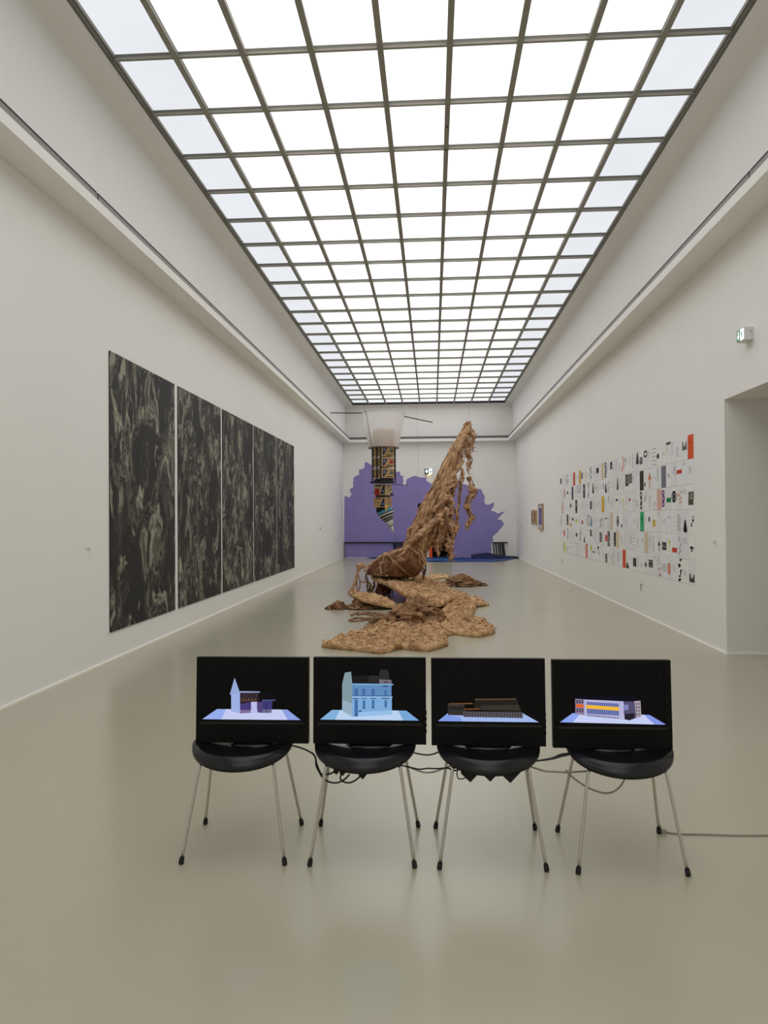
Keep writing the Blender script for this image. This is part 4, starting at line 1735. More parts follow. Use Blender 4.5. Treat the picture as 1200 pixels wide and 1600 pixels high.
# ------------------------------------------------------------------ upside-down hanging tower of cardboard
YW = 17.7
WS = YW / F
twc = at(599, 645, YW)
tower = thing('hanging_tower', 'upside-down cardboard tower with white fabric skirt hanging from the ceiling', 'sculpture', (twc.x, YW, at(615, 833, YW).z))
M_CARD = mat('cardboard', srgb(186, 150, 104), 0.8, noise_amt=0.08, noise_scale=6)
M_CARDL = mat('cardboard_pale', srgb(196, 172, 132), 0.8, noise_amt=0.06, noise_scale=6)
M_TNAVY = mat('tower_navy', srgb(34, 38, 78), 0.6)
M_TBLK = mat('tower_black', srgb(24, 20, 20), 0.6)
M_TRED = mat('tower_red', srgb(168, 44, 40), 0.6)
M_TBLU = mat('tower_blue', srgb(70, 140, 168), 0.5)
M_TWH = mat('tower_white', srgb(206, 200, 192), 0.6)
M_TYEL = mat('tower_yellow', srgb(214, 176, 110), 0.6)


def skirt_mat():
    m = bpy.data.materials.new('sheer_fabric')
    m.use_nodes = True
    nt = m.node_tree
    nt.nodes.clear()
    o_ = nt.nodes.new('ShaderNodeOutputMaterial')
    d = nt.nodes.new('ShaderNodeBsdfDiffuse')
    d.inputs[0].default_value = (0.86, 0.83, 0.82, 1)
    t = nt.nodes.new('ShaderNodeBsdfTranslucent')
    t.inputs[0].default_value = (0.9, 0.87, 0.86, 1)
    mx = nt.nodes.new('ShaderNodeMixShader')
    mx.inputs[0].default_value = 0.5
    tr = nt.nodes.new('ShaderNodeBsdfTransparent')
    mx2 = nt.nodes.new('ShaderNodeMixShader')
    mx2.inputs[0].default_value = 0.3
    nt.links.new(d.outputs[0], mx.inputs[1])
    nt.links.new(t.outputs[0], mx.inputs[2])
    nt.links.new(mx.outputs[0], mx2.inputs[1])
    nt.links.new(tr.outputs[0], mx2.inputs[2])
    nt.links.new(mx2.outputs[0], o_.inputs[0])
    return m


M_SKIRT = skirt_mat()


def Wp(px, py):
    return at(px, py, YW)


cxs = Wp(599, 650).x
zT, zB = Wp(599, 645.5).z, Wp(599, 700).z
rT, rB = 33.5 * WS, 23 * WS
b = MB()
n = 96
V = []
for k in range(7):
    t = k / 6
    for j in range(n):
        a = 2 * PI * j / n
        r_ = rT + (rB - rT) * t
        r_ *= 1 + 0.018 * math.sin(a * 24) * (1 - 0.4 * t) + 0.01 * math.sin(a * 7 + 1)
        V.append((cxs + r_ * math.cos(a), YW + r_ * math.sin(a), zT + (zB - zT) * t + 0.012 * math.sin(a * 3) * (1 - t)))
FF = []
for k in range(6):
    for j in range(n):
        FF.append((k * n + j, k * n + (j + 1) % n, (k + 1) * n + (j + 1) % n, (k + 1) * n + j))
b.raw(V, FF, M_SKIRT)
b.build('fabric_skirt', tower, True)
b = MB()
pts = [(cxs + rB * 1.02 * math.cos(2 * PI * j / 40), YW + rB * 1.02 * math.sin(2 * PI * j / 40), zB) for j in range(41)]
b.tube(pts, 0.012, mat('ring_wire', srgb(86, 78, 66), 0.5), 6, cap=False)
b.build('lower_ring', tower, True)
b = MB()
pts = [(cxs + rT * math.cos(2 * PI * j / 40), YW + rT * math.sin(2 * PI * j / 40), zT) for j in range(41)]
b.tube(pts, 0.008, M_TWH, 6, cap=False)
b.build('upper_ring', tower, True)
b = MB()
for k in range(14):
    t0 = k / 14
    a = R(-90 - 48)
    r0 = (rT + (rB - rT) * t0) * 1.012
    z = zT + (zB - zT) * t0
    b.box((cxs + r0 * math.cos(a) - 0.008, YW + r0 * math.sin(a) - 0.01, z - 0.03), (cxs + r0 * math.cos(a) + 0.008, YW + r0 * math.sin(a) + 0.002, z), M_TBLK)
b.build('seam_stitches', tower)
for k, (p0, p1) in enumerate([((516, 645), (573, 645.5)), ((631, 650.5), (676, 660))]):
    MB().tube([Wp(*p0), Wp(*p1)], 0.011, M_TBLK, 6).build('cross_rod', tower)


def rotbox(cx, cy, z0, z1, s, ang):
    M = Matrix.Translation((cx, cy, 0)) @ Matrix.Rotation(ang, 4, 'Z')
    return M


def face_poly(b_, M, s, side, pts, m_, lift=0.004):
    """flat print or paper patch on a box face; pts in (u, z) with u in -1..1; side 'r' right-hand face, 'l' left-hand face"""
    h = s / 2
    P_ = []
    for u, z in pts:
        p = Vector((u * h, -h - lift, z)) if side == 'r' else Vector((-h - lift, -u * h, z))
        P_.append(M @ p)
    b_.raw(P_, [tuple(range(len(P_)))], m_)


S1 = 25.2 * WS
ANG = R(33.7)
cx1 = Wp(599.5, 720).x
cy1 = YW
M1 = Matrix.Translation((cx1, cy1, 0)) @ Matrix.Rotation(ANG, 4, 'Z')
h = S1 / 2
for k, (y0, y1, art) in enumerate([(698, 714, 'b'), (716, 730.5, 'r'), (733, 747.5, 'b')]):
    z1, z0 = Wp(600, y0).z, Wp(600, y1).z
    b = MB()
    b.box((-h, -h, z0), (h, h, z1), M_CARD, M1)
    b.box((-h * 1.05, -h * 1.05, z1 - 0.018), (h * 1.05, h * 1.05, z1 + 0.008), M_CARDL, M1)
    bx_ = b.build('cardboard_box', tower)
    b = MB()
    H = z1 - z0
    face_poly(b, M1, S1, 'r', [(-0.72, z0 + H * 0.12), (-0.55, z0 + H * 0.12), (-0.05, z0 + H * 0.86), (-0.72, z0 + H * 0.86)], M_TNAVY)
    face_poly(b, M1, S1, 'r', [(-0.62, z0 + H * 0.55), (-0.42, z0 + H * 0.55), (-0.42, z0 + H * 0.75), (-0.62, z0 + H * 0.75)], mat('tower_pale', srgb(150, 170, 190), 0.6), 0.007)
    face_poly(b, M1, S1, 'r', [(0.2, z0 + H * 0.4), (0.75, z0 + H * 0.4), (0.7, z0 + H * 0.72), (0.4, z0 + H * 0.78)], M_TRED if art == 'r' else mat('tower_teal', srgb(84, 104, 108), 0.6))
    face_poly(b, M1, S1, 'r', [(-0.2, z0 + H * 0.1), (0.6, z0 + H * 0.1), (0.6, z0 + H * 0.18), (-0.2, z0 + H * 0.18)], M_TBLK)
    for u0 in (-0.9, -0.15, 0.35):
        face_poly(b, M1, S1, 'l', [(u0, z0 + H * 0.05), (u0 + 0.09, z0 + H * 0.05), (u0 + 0.09, z0 + H * 0.93), (u0, z0 + H * 0.93)], M_TBLK)
    for u0, zz in ((-0.7, 0.2), (-0.7, 0.7), (0.1, 0.3), (0.1, 0.75), (0.55, 0.5)):
        face_poly(b, M1, S1, 'l', [(u0, z0 + H * zz), (u0 + 0.3, z0 + H * zz), (u0 + 0.3, z0 + H * (zz + 0.07)), (u0, z0 + H * (zz + 0.07))], M_TBLK)
    face_poly(b, M1, S1, 'l', [(-0.95, z0 - H * 0.10), (0.85, z0 - H * 0.10), (0.85, z0 + H * 0.02), (-0.95, z0 + H * 0.02)], M_TWH)
    b.build('paper_collage', bx_) if False else b.build('paper_collage', tower)
MB().box((-h * 0.98, -h * 0.98, Wp(600, 697).z), (h * 0.98, h * 0.98, Wp(600, 672).z), M_CARD, M1).build('inner_box', tower)
for (lx, ly) in ((-h * 1.03, -h * 1.03), (-h * 1.03, h * 1.0), (h * 1.03, -h * 1.03), (h * 1.0, h * 1.0), (-h * 1.03, -0.1 * h)):
    p = M1 @ Vector((lx, ly, 0))
    MB().box((p.x - 0.016, p.y - 0.016, Wp(600, 752).z), (p.x + 0.016, p.y + 0.016, Wp(600, 699).z), M_TBLK).build('corner_post', tower)
b = MB()
b.box((-h * 0.85, -h * 0.85, Wp(600, 752).z), (h * 0.85, h * 0.85, Wp(600, 747.5).z), M_TBLK, M1)
b.build('dark_base_box', tower)
zp = Wp(598, 754).z
b = MB()
b.lathe([(20.5 * WS, zp - 0.012), (20.8 * WS, zp), (20.5 * WS, zp + 0.02)], M_TBLK, 36, Matrix.Translation((Wp(598.5, 754).x, YW, 0)))
b.build('platform_disc', tower)
MB().tube([Wp(612, 757), Wp(638, 758)], 0.007, M_TBLK, 5).build('cross_rod', tower)
S2 = 20.5 * WS
for k, (y0, y1, cx_, ang, m_) in enumerate([(757, 774, 598.5, -28, M_CARDL), (777, 793, 598, -28, M_CARD)]):
    z1, z0 = Wp(600, y0).z, Wp(600, y1).z
    M2 = Matrix.Translation((Wp(cx_, 765).x, YW, 0)) @ Matrix.Rotation(R(ang), 4, 'Z')
    h2 = S2 / 2
    b = MB()
    b.box((-h2, -h2, z0), (h2, h2, z1), m_, M2)
    b.build('cardboard_box', tower)
    H = z1 - z0
    b = MB()
    face_poly(b, M2, S2, 'r', [(0.1, z0 + H * 0.1), (0.92, z0 + H * 0.1), (0.92, z0 + H * 0.92), (0.75, z0 + H * 0.92)], M_TNAVY)
    face_poly(b, M2, S2, 'r', [(0.55, z0 + H * 0.25), (0.75, z0 + H * 0.25), (0.75, z0 + H * 0.42), (0.55, z0 + H * 0.42)], mat('tower_pale', srgb(150, 170, 190), 0.6), 0.007)
    face_poly(b, M2, S2, 'r', [(-0.6, z0 + H * 0.84), (0.3, z0 + H * 0.84), (0.3, z0 + H * 0.92), (-0.6, z0 + H * 0.92)], M_TBLK)
    if k == 0:
        face_poly(b, M2, S2, 'r', [(-0.85, z0 + H * 0.02), (0.0, z0 + H * 0.02), (0.0, z0 + H * 0.6), (-0.85, z0 + H * 0.6)], M_TRED)
    else:
        face_poly(b, M2, S2, 'r', [(-0.8, z0 + H * 0.45), (0.0, z0 + H * 0.45), (0.0, z0 + H * 0.58), (-0.8, z0 + H * 0.58)], mat('tower_tan', srgb(160, 120, 76), 0.7))
    # the right-hand side face of these two boxes
    for u0, zz in ((-0.3, 0.75), (0.3, 0.45), (-0.2, 0.3)):
        q_ = [M2 @ Vector((h2 + 0.004, u * h2, z0 + H * z)) for u, z in ((u0, zz), (u0 + 0.5, zz + 0.06), (u0 + 0.5, zz + 0.14), (u0, zz + 0.08))]
        b.raw(q_, [(0, 1, 2, 3)], M_TBLK)
    b.build('paper_collage', tower)
M2 = Matrix.Translation((Wp(598.5, 775).x, YW, 0)) @ Matrix.Rotation(R(-28), 4, 'Z')
MB().box((-h2 * 0.8, -h2 * 0.8, Wp(600, 777).z), (h2 * 0.8, h2 * 0.8, Wp(600, 774).z), M_TBLK, M2).build('dark_spacer', tower)
MB().box((-h2 * 0.75, -h2 * 0.75, Wp(600, 801).z), (h2 * 0.75, h2 * 0.75, Wp(600, 793).z), M_TBLK, M2).build('dark_spacer', tower)
b = MB()
for k in range(5):
    a = k * 1.26
    p = Wp(611, 773) + Vector((0.03, -0.22, 0))
    b.tube([p, p + Vector((math.cos(a) * 0.05, 0.0, math.sin(a) * 0.05))], [0.02, 0.008], M_TNAVY, 5)
b.build('paper_star', tower)
for px in (583.5,):
    MB().tube([Wp(px - 2, 769.5), Wp(px + 3, 769.5)], 0.012, M_TBLK, 5).build('peg', tower)
b = MB()
p0, p1, p2 = Wp(601.5, 789), Wp(609, 789), Wp(604, 801)
b.prism([p + Vector((0, -0.24, 0)) for p in (p0, p1, p2)], (0, 0.02, 0), M_TYEL)
b.build('yellow_pennant', tower, fix=True)
# tilted striped cone
top = Wp(601, 797)
tip = Wp(616, 834)
d = (tip - top)
Ln = d.length
d.normalize()
zq = d.to_track_quat('Z', 'X').to_matrix().to_4x4()
MC = Matrix.Translation(top) @ zq
STR = [(0.0, 13.2, 0.12, 13.0, M_TBLU, 'cone_ring'), (0.13, 12.2, 0.20, 11.6, M_TWH, 'cone_ring'), (0.20, 11.4, 0.26, 10.8, M_TBLK, 'cone_ring'), (0.26, 10.6, 0.31, 10.0, M_TWH, 'cone_ring'), (0.31, 9.9, 0.37, 9.0, M_TBLK, 'cone_ring'),
       (0.37, 8.6, 0.40, 8.2, M_TWH, 'cone_ring'), (0.40, 7.8, 0.44, 7.0, M_TBLK, 'cone_ring'), (0.44, 6.4, 0.66, 4.2, M_TWH, 'cone'), (0.66, 4.0, 0.675, 3.8, M_TBLK, 'cone_ring'), (0.675, 3.2, 0.99, 0.4, M_TWH, 'spire')]
for t0, r0, t1, r1, m_, nm in STR:
    MB().lathe([(r0 * WS, t0 * Ln), (r1 * WS, t1 * Ln)], m_, 28, MC).build(nm, tower, True)
MB().tube([tip - d * 0.02, tip + d * 0.18], 0.0035, M_TBLK, 5).build('tip_wire', tower)
# suspension wires from the skylight
for (dx, dy) in ((-rT * 0.9, 0), (rT * 0.9, 0), (0, -rT * 0.9)):
    MB().tube([(cxs + dx, YW + dy, zT), (cxs + dx * 0.8, YW + dy * 0.8, ZC + 0.01)], 0.0014, M_WIRE, 5).build('suspension_wire', tower)

# ------------------------------------------------------------------ blue sheet on the floor before the back wall


def fz(px, py, z=0.005):
    p = atZ(px, py, z)
    if py < 873.6:
        q_ = at(px, py, YB - 0.12)
        return (q_.x, q_.y)
    return (p.x, min(p.y, YB - 0.16))


bl = [fz(573, 872.6), fz(590, 872.2), fz(620, 872.4), fz(660, 873), fz(700, 872.8), fz(716, 872.5), fz(760, 872.6), fz(800, 872.4), fz(810, 873.5), fz(795, 875.2), fz(785, 877), fz(772, 878), fz(740, 878), fz(706, 878), fz(680, 878), fz(655, 878),
      fz(625, 877.2), fz(600, 875.4)]
o = slab(bl, lambda x, y: 0.0, 0.014, M_BLUE, 0.09, 0.02, 9, edge=0.08, rag=0.02, freq=(2, 2)).build('blue_sheet', smooth_=True)
tag(o, 'deep blue sheet spread on the floor along the back wall', 'sheet')
lt = [fz(656, 875), fz(700, 874.8), fz(710, 877.2), fz(684, 877.6), fz(654, 877.4)]
o = slab(lt, lambda x, y: 0.034, 0.008, M_BLUEL, 0.09, 0.006, 10, edge=0.05, rag=0.01, freq=(2, 2)).build('blue_sheet', smooth_=True)
tag(o, 'paler blue patch on the blue sheet before the black doorway', 'sheet')
nv = [at(px, py, YB - 0.13) for px, py in [(736, 871.5), (736.5, 866), (743, 865.2), (752, 864.2), (760, 863.2), (768, 865), (778, 867), (790, 868), (803, 868.6), (809, 873)]]
V = []
for p in nv:
    V.append((p.x, YB - 0.10, max(p.z, 0.05) * 0.9))
for p in nv:
    V.append((p.x + 0.03, YB - 0.22, max(p.z, 0.03)))
for i, p in enumerate(nv):
    V.append((p.x + 0.02 * math.sin(i * 2), YB - 0.50 - 0.1 * math.sin(i), max(p.z, 0.03) * 0.45))
for i, p in enumerate(nv):
    V.append((p.x, YB - 0.85 - 0.08 * math.sin(i * 1.7), 0.045))
for i, p in enumerate(nv):
    V.append((p.x, YB - 0.86 - 0.08 * math.sin(i * 1.7), 0.036))
for p in nv:
    V.append((p.x, YB - 0.10, 0.036))
n = len(nv)
FF = []
for k in range(6):
    for i in range(n - 1):
        a_, c_ = k * n, ((k + 1) % 6) * n
        FF.append((a_ + i, a_ + i + 1, c_ + i + 1, c_ + i))
FF.append(tuple(k * n for k in range(6)))
FF.append(tuple(k * n + n - 1 for k in range(6)))
o = MB().raw(V, FF, M_NAVY).build('blue_bolster', smooth_=False, fix=True)
tag(o, 'dark navy crumpled sheet heaped against the back wall at the right', 'sheet')

# ------------------------------------------------------------------ chairs
SEAT_Z = 0.456


def seat_z(x, y):
    """upper surface of the seat, local coordinates"""
    u, v = x / 0.232, y / 0.212
    r_ = min(1.0, math.hypot(u, v))
    z = SEAT_Z + 0.016 * u * u * (1 - max(0, -v) * 0.8) - 0.004 * (1 - r_)
    if v < 0:
        fr = -v
        z -= 0.046 * (max(0.0, (r_ - 0.88) / 0.12) ** 0.9) * (fr / max(r_, 1e-6)) ** 1.1
    return z


def shell(grid, nu, nv, th, dirs, material, closed_u=False):
    """grid[v][u] surface with thickness along -dirs"""
    top = [p for row in grid for p in row]
    bot = [p - d_ * th for p, d_ in zip(top, dirs)]
    n = len(top)
    FF = []
    for v in range(nv - 1):
        for u in range(nu if closed_u else nu - 1):
            u2 = (u + 1) % nu
            q_ = (v * nu + u, v * nu + u2, (v + 1) * nu + u2, (v + 1) * nu + u)
            FF.append(q_)
            FF.append(tuple(i + n for i in reversed(q_)))
    if closed_u:
        v = nv - 1
        for u in range(nu):
            u2 = (u + 1) % nu
            FF.append((v * nu + u, v * nu + u2, v * nu + u2 + n, v * nu + u + n))
    else:
        ring = [u for u in range(nu)] + [v * nu + nu - 1 for v in range(1, nv)] + [(nv - 1) * nu + u for u in range(nu - 2, -1, -1)] + [v * nu for v in range(nv - 2, 0, -1)]
        for i in range(len(ring)):
            a_, c_ = ring[i], ring[(i + 1) % len(ring)]
            FF.append((a_, c_, c_ + n, a_ + n))
    return MB().raw(top + bot, FF, material)


def make_chair():
    root_ = thing('stacking_chair', '', 'chair', (0, 0, 0), absolute=False)
    nu, nv = 64, 26
    grid = []
    for v in range(nv):
        r_ = 0.02 + 0.98 * v / (nv - 1)
        row = []
        for u in range(nu):
            a = 2 * PI * u / nu
            x, y = 0.232 * r_ * math.cos(a), 0.212 * r_ * math.sin(a)
            row.append(Vector((x, y, seat_z(x, y))))
        grid.append(row)
    dirs = [Vector((0, 0, 1))] * (nu * nv)
    b_ = shell(grid, nu, nv, 0.013, dirs, M_CHAIR, True)
    n = nu * nv
    b_.f.append(tuple(range(nu)))
    b_.mi.append(0)
    b_.f.append(tuple(n + i for i in reversed(range(nu))))
    b_.mi.append(0)
    b_.build('seat', root_, True, fix=True)
    # moulded back: narrow waist, then a rounded top
    path = [(0.165, 0.452, 0.115), (0.195, 0.460, 0.10), (0.215, 0.480, 0.085), (0.226, 0.51, 0.075), (0.233, 0.55, 0.085), (0.241, 0.59, 0.125), (0.250, 0.63, 0.165), (0.260, 0.67, 0.178), (0.270, 0.71, 0.165),
            (0.278, 0.74, 0.13), (0.283, 0.757, 0.085), (0.286, 0.765, 0.03)]
    grid = []
    dirs = []
    for i, (y, z, hw_) in enumerate(path):
        a_ = path[max(0, i - 1)]
        c_ = path[min(len(path) - 1, i + 1)]
        t = Vector((0, c_[0] - a_[0], c_[1] - a_[1])).normalized()
        nrm = Vector((0, -t.z, t.y))
        row = []
        for u in range(13):
            s_ = u / 6 - 1
            row.append(Vector((s_ * hw_, y - 0.03 * (s_ * hw_ / 0.178) ** 2, z)))
            dirs.append(nrm)
        grid.append(row)
    shell(grid, 13, len(path), 0.011, dirs, M_CHAIR).build('backrest', root_, True, fix=True)
    for sx in (-1, 1):
        for fr in (True, False):
            if fr:
                hub, knee, low, foot = Vector((sx * 0.03, -0.02, 0.425)), Vector((sx * 0.145, -0.118, 0.415)), Vector((sx * 0.168, -0.143, 0.385)), Vector((sx * 0.2275, -0.2195, 0.003))
            else:
                hub, knee, low, foot = Vector((sx * 0.03, 0.02, 0.428)), Vector((sx * 0.150, 0.105, 0.425)), Vector((sx * 0.176, 0.128, 0.395)), Vector((sx * 0.239, 0.2195, 0.003))
            d_ = (foot - low).normalized()
            capt = foot - d_ * 0.026
            pts_ = wander([hub, hub.lerp(knee, 0.8), knee.lerp(low, 0.5) + Vector((sx * 0.004, 0, 0.006)), low, low.lerp(capt, 0.5), capt], 5, 0)
            lg = MB().tube(pts_, 0.0072, M_CHROME, 12).build('leg', root_, True)
            MB().tube([capt - d_ * 0.001, foot - d_ * 0.002, foot], [0.0105, 0.0115, 0.0105], M_RUBBER, 12).build('foot_cap', lg)
            q_ = knee.lerp(low, 0.15) + Vector((-sx * 0.008, 0.006 if fr else -0.006, 0.004))
            MB().tube([q_ + Vector((0, 0, -0.004)), q_ + Vector((0, 0, 0.016))], 0.010, M_RUBBER, 10).build('spacer', root_)
    MB().lathe([(0.06, 0.417), (0.065, 0.425), (0.065, 0.4335)], M_BLACK, 24).build('hub', root_)
    return root_


def copy_tree(o_, parent=None):
    c_ = o_.copy()
    COL.objects.link(c_)
    c_.parent = parent
    for ch in list(o_.children):
        copy_tree(ch, c_)
    return c_


CH = [(-0.8835, 3.522, 1.6), (-0.316, 3.525, 0.6), (0.244, 3.521, 0.4), (0.825, 3.507, 0.6)]
CL = ['black chair with chrome legs under the leftmost screen showing a church model', 'black chair with chrome legs under the screen with the tall blue house', 'black chair with power adapters dangling, under the dark building screen',
      'black chair with chrome legs under the rightmost screen with yellow stripe']
proto = make_chair()
for i, (x, y, a) in enumerate(CH):
    o = proto if i == 0 else copy_tree(proto)
    o.location = (x, y, 0)
    o.rotation_euler = (0, 0, R(a))
    o['label'] = CL[i]
    o['group'] = 'row of black chairs carrying screens'
bpy.context.view_layer.update()

# ------------------------------------------------------------------ screens
TW, THT = 0.522, 0.392


def em(c):
    return emis('screen_%d_%d_%d' % c, srgb(*c), EXPO)


def pict(n):
    """polygons of the picture on each screen, as pixel positions on the photograph"""
    L = []

    def P_(pts, c, ox=0, oy=0, s=1.0):
        L.append(([(ox + x * s, oy + y * s) for x, y in pts], c))

    def B(x0, y0, x1, y1, c, ox, oy, s):
        P_([(x0, y0), (x1, y0), (x1, y1), (x0, y1)], c, ox, oy, s)
    if n == 0:
        k = (340, 1030, 1 / 12)
        P_([(314.5, 1125), (470, 1125), (449, 1109), (338, 1109)], (196, 202, 240))
        P_([(314.5, 1125), (345, 1125), (352, 1109), (338, 1109)], (150, 172, 235))
        P_([(450, 1125), (470, 1125), (449, 1109), (440, 1109)], (140, 160, 225))
        P_([(410, 640), (1030, 625), (1070, 765), (840, 790), (780, 800), (770, 640)], (20, 18, 22), *k)
        P_([(242, 660), (410, 640), (415, 1025), (245, 985)], (158, 176, 226), *k)
        P_([(305, 360), (215, 682), (330, 650), (410, 640)], (150, 168, 214), *k)
        P_([(410, 612), (790, 615), (790, 636), (410, 642)], (150, 162, 200), *k)
        P_([(415, 645), (762, 640), (770, 800), (420, 838)], (50, 36, 46), *k)
        for j in range(5):
            x = 430 + j * 62
            P_([(x, 800), (x + 26, 730), (x + 52, 795), (x + 40, 800), (x + 26, 752), (x + 10, 806)], (112, 88, 66), *k)
            B(x + 42, 655, x + 50, 720, (96, 76, 74), *k)
        P_([(420, 848), (620, 818), (620, 960), (417, 965)], (74, 60, 122), *k)
        P_([(417, 965), (620, 958), (620, 1012), (415, 1026)], (128, 108, 152), *k)
        P_([(738, 818), (840, 800), (840, 1010), (742, 1005)], (84, 68, 124), *k)
        P_([(622, 812), (735, 806), (735, 1010), (626, 1015)], (186, 188, 236), *k)
        P_([(842, 792), (1030, 787), (1016, 945), (838, 950)], (62, 58, 116), *k)
        P_([(838, 950), (1016, 945), (1008, 1010), (834, 1014)], (110, 104, 140), *k)
        B(915, 800, 925, 1010, (40, 36, 76), *k)
        P_([(828, 770), (1086, 765), (1082, 784), (840, 792)], (84, 98, 136), *k)
    elif n == 1:
        k = (520, 1030, 0.091667)
        P_([(498, 1125), (655, 1125), (635, 1110), (517, 1110)], (186, 210, 240))
        P_([(498, 1125), (522, 1125), (530, 1110), (517, 1110)], (130, 176, 220))
        P_([(630, 1125), (655, 1125), (635, 1110), (622, 1110)], (120, 166, 215))
        P_([(300, 300), (790, 290), (790, 430), (320, 432)], (30, 30, 33), *k)
        B(610, 300, 770, 410, (44, 42, 42), *k)
        P_([(805, 190), (940, 195), (970, 357), (783, 352)], (46, 45, 47), *k)
        P_([(785, 355), (1002, 365), (1002, 432), (790, 428)], (112, 106, 116), *k)
        B(872, 392, 892, 412, (14, 12, 14), *k)
        B(905, 392, 925, 412, (14, 12, 14), *k)
        P_([(190, 250), (300, 230), (320, 430), (320, 985), (145, 890), (145, 440)], (130, 152, 160), *k)
        P_([(145, 700), (320, 760), (320, 985), (145, 890)], (150, 174, 190), *k)
        P_([(320, 430), (1000, 440), (1000, 645), (320, 645)], (96, 138, 184), *k)
        P_([(320, 645), (1005, 645), (1005, 940), (320, 985)], (124, 170, 216), *k)
        P_([(440, 905), (1010, 870), (1010, 940), (420, 975)], (150, 190, 230), *k)
        P_([(320, 428), (1032, 430), (1032, 450), (320, 456)], (124, 170, 210), *k)
        P_([(320, 640), (1015, 638), (1015, 658), (320, 664)], (150, 190, 226), *k)
        P_([(320, 630), (1000, 628), (1000, 638), (320, 640)], (24, 46, 90), *k)
        for q_ in ((360, 510, 420, 630), (490, 515, 545, 630), (655, 515, 710, 630), (880, 530, 915, 630), (360, 700, 420, 965), (500, 710, 545, 840), (660, 700, 705, 835), (880, 700, 920, 825)):
            B(*q_, (70, 108, 164), *k)
        for q_ in ((330, 674, 436, 686), (478, 668, 570, 680), (636, 668, 730, 680), (830, 664, 960, 678), (500, 834, 548, 846), (656, 830, 704, 840), (436, 876, 480, 896), (850, 464, 945, 478), (360, 955, 414, 970)):
            B(*q_, (20, 36, 80), *k)
    elif n == 2:
        k = (660, 1010, 0.366667)
        P_([(64, 325), (500, 326), (432, 288), (108, 290)], (160, 182, 232), *k)
        P_([(64, 325), (170, 325), (160, 306), (100, 296)], (128, 156, 226), *k)
        P_([(108, 250), (180, 246), (180, 300), (108, 298)], (54, 50, 48), *k)
        P_([(225, 228), (405, 225), (430, 286), (244, 276), (222, 270)], (40, 35, 30), *k)
        P_([(250, 258), (415, 252), (420, 275), (250, 274)], (58, 52, 46), *k)
        P_([(174, 282), (432, 284), (432, 309), (176, 306)], (88, 84, 92), *k)
        for j in range(22):
            B(180 + j * 11.4, 284, 184 + j * 11.4, 304, (56, 52, 56), *k)
        for j in range(6):
            B(114 + j * 11, 262, 120 + j * 11, 276, (30, 28, 26), *k)
        P_([(225, 228), (402, 225), (404, 229), (228, 232)], (104, 84, 62), *k)
        P_([(112, 248), (216, 245), (216, 250), (112, 252)], (118, 78, 46), *k)
        P_([(180, 270), (246, 267), (246, 274), (180, 276)], (104, 68, 40), *k)
    else:
        k = (660, 1010, 0.366667)
        P_([(584, 328), (1040, 335), (970, 293), (640, 288)], (198, 206, 244), *k)
        P_([(584, 328), (640, 329), (672, 290), (640, 288)], (140, 165, 235), *k)
        P_([(990, 334), (1040, 335), (970, 293), (945, 292)], (130, 150, 225), *k)
        P_([(655, 212), (905, 211), (936, 232), (860, 236), (654, 227)], (17, 18, 28), *k)
        P_([(652, 225), (690, 228), (692, 297), (652, 290)], (142, 126, 152), *k)
        for j in range(3):
            B(657 + j * 11, 231, 663 + j * 11, 246, (56, 50, 66), *k)
            B(657 + j * 11, 266, 663 + j * 11, 284, (66, 58, 80), *k)
        P_([(655, 248), (688, 250), (688, 264), (655, 262)], (224, 100, 50), *k)
        P_([(690, 228), (860, 235), (860, 314), (690, 299)], (182, 178, 216), *k)
        P_([(700, 237), (840, 244), (840, 298), (702, 291)], (128, 138, 196), *k)
        for j in range(17):
            x = 703 + j * 8.1
            P_([(x, 239 + j * 0.4), (x + 3.6, 239.2 + j * 0.4), (x + 3.6, 289 + j * 0.4), (x, 288.6 + j * 0.4)], (64, 72, 124), *k)
        P_([(698, 251), (840, 260), (840, 276), (698, 267)], (240, 184, 60), *k)
        for j in range(14):
            B(705 + j * 9.6, 295 + j * 0.75, 710 + j * 9.6, 300 + j * 0.75, (28, 26, 40), *k)
        P_([(860, 235), (912, 235), (915, 306), (884, 316), (862, 313)], (84, 78, 108), *k)
        P_([(860, 250), (880, 248), (880, 272), (860, 274)], (128, 130, 186), *k)
        P_([(862, 290), (905, 286), (905, 306), (884, 317), (862, 313)], (38, 34, 44), *k)
        P_([(906, 233), (932, 232), (934, 302), (912, 307)], (168, 156, 168), *k)
        for j in range(4):
            B(912, 242 + j * 15, 917, 250 + j * 15, (70, 64, 80), *k)
            B(923, 241 + j * 15, 928, 249 + j * 15, (84, 76, 94), *k)
    return L


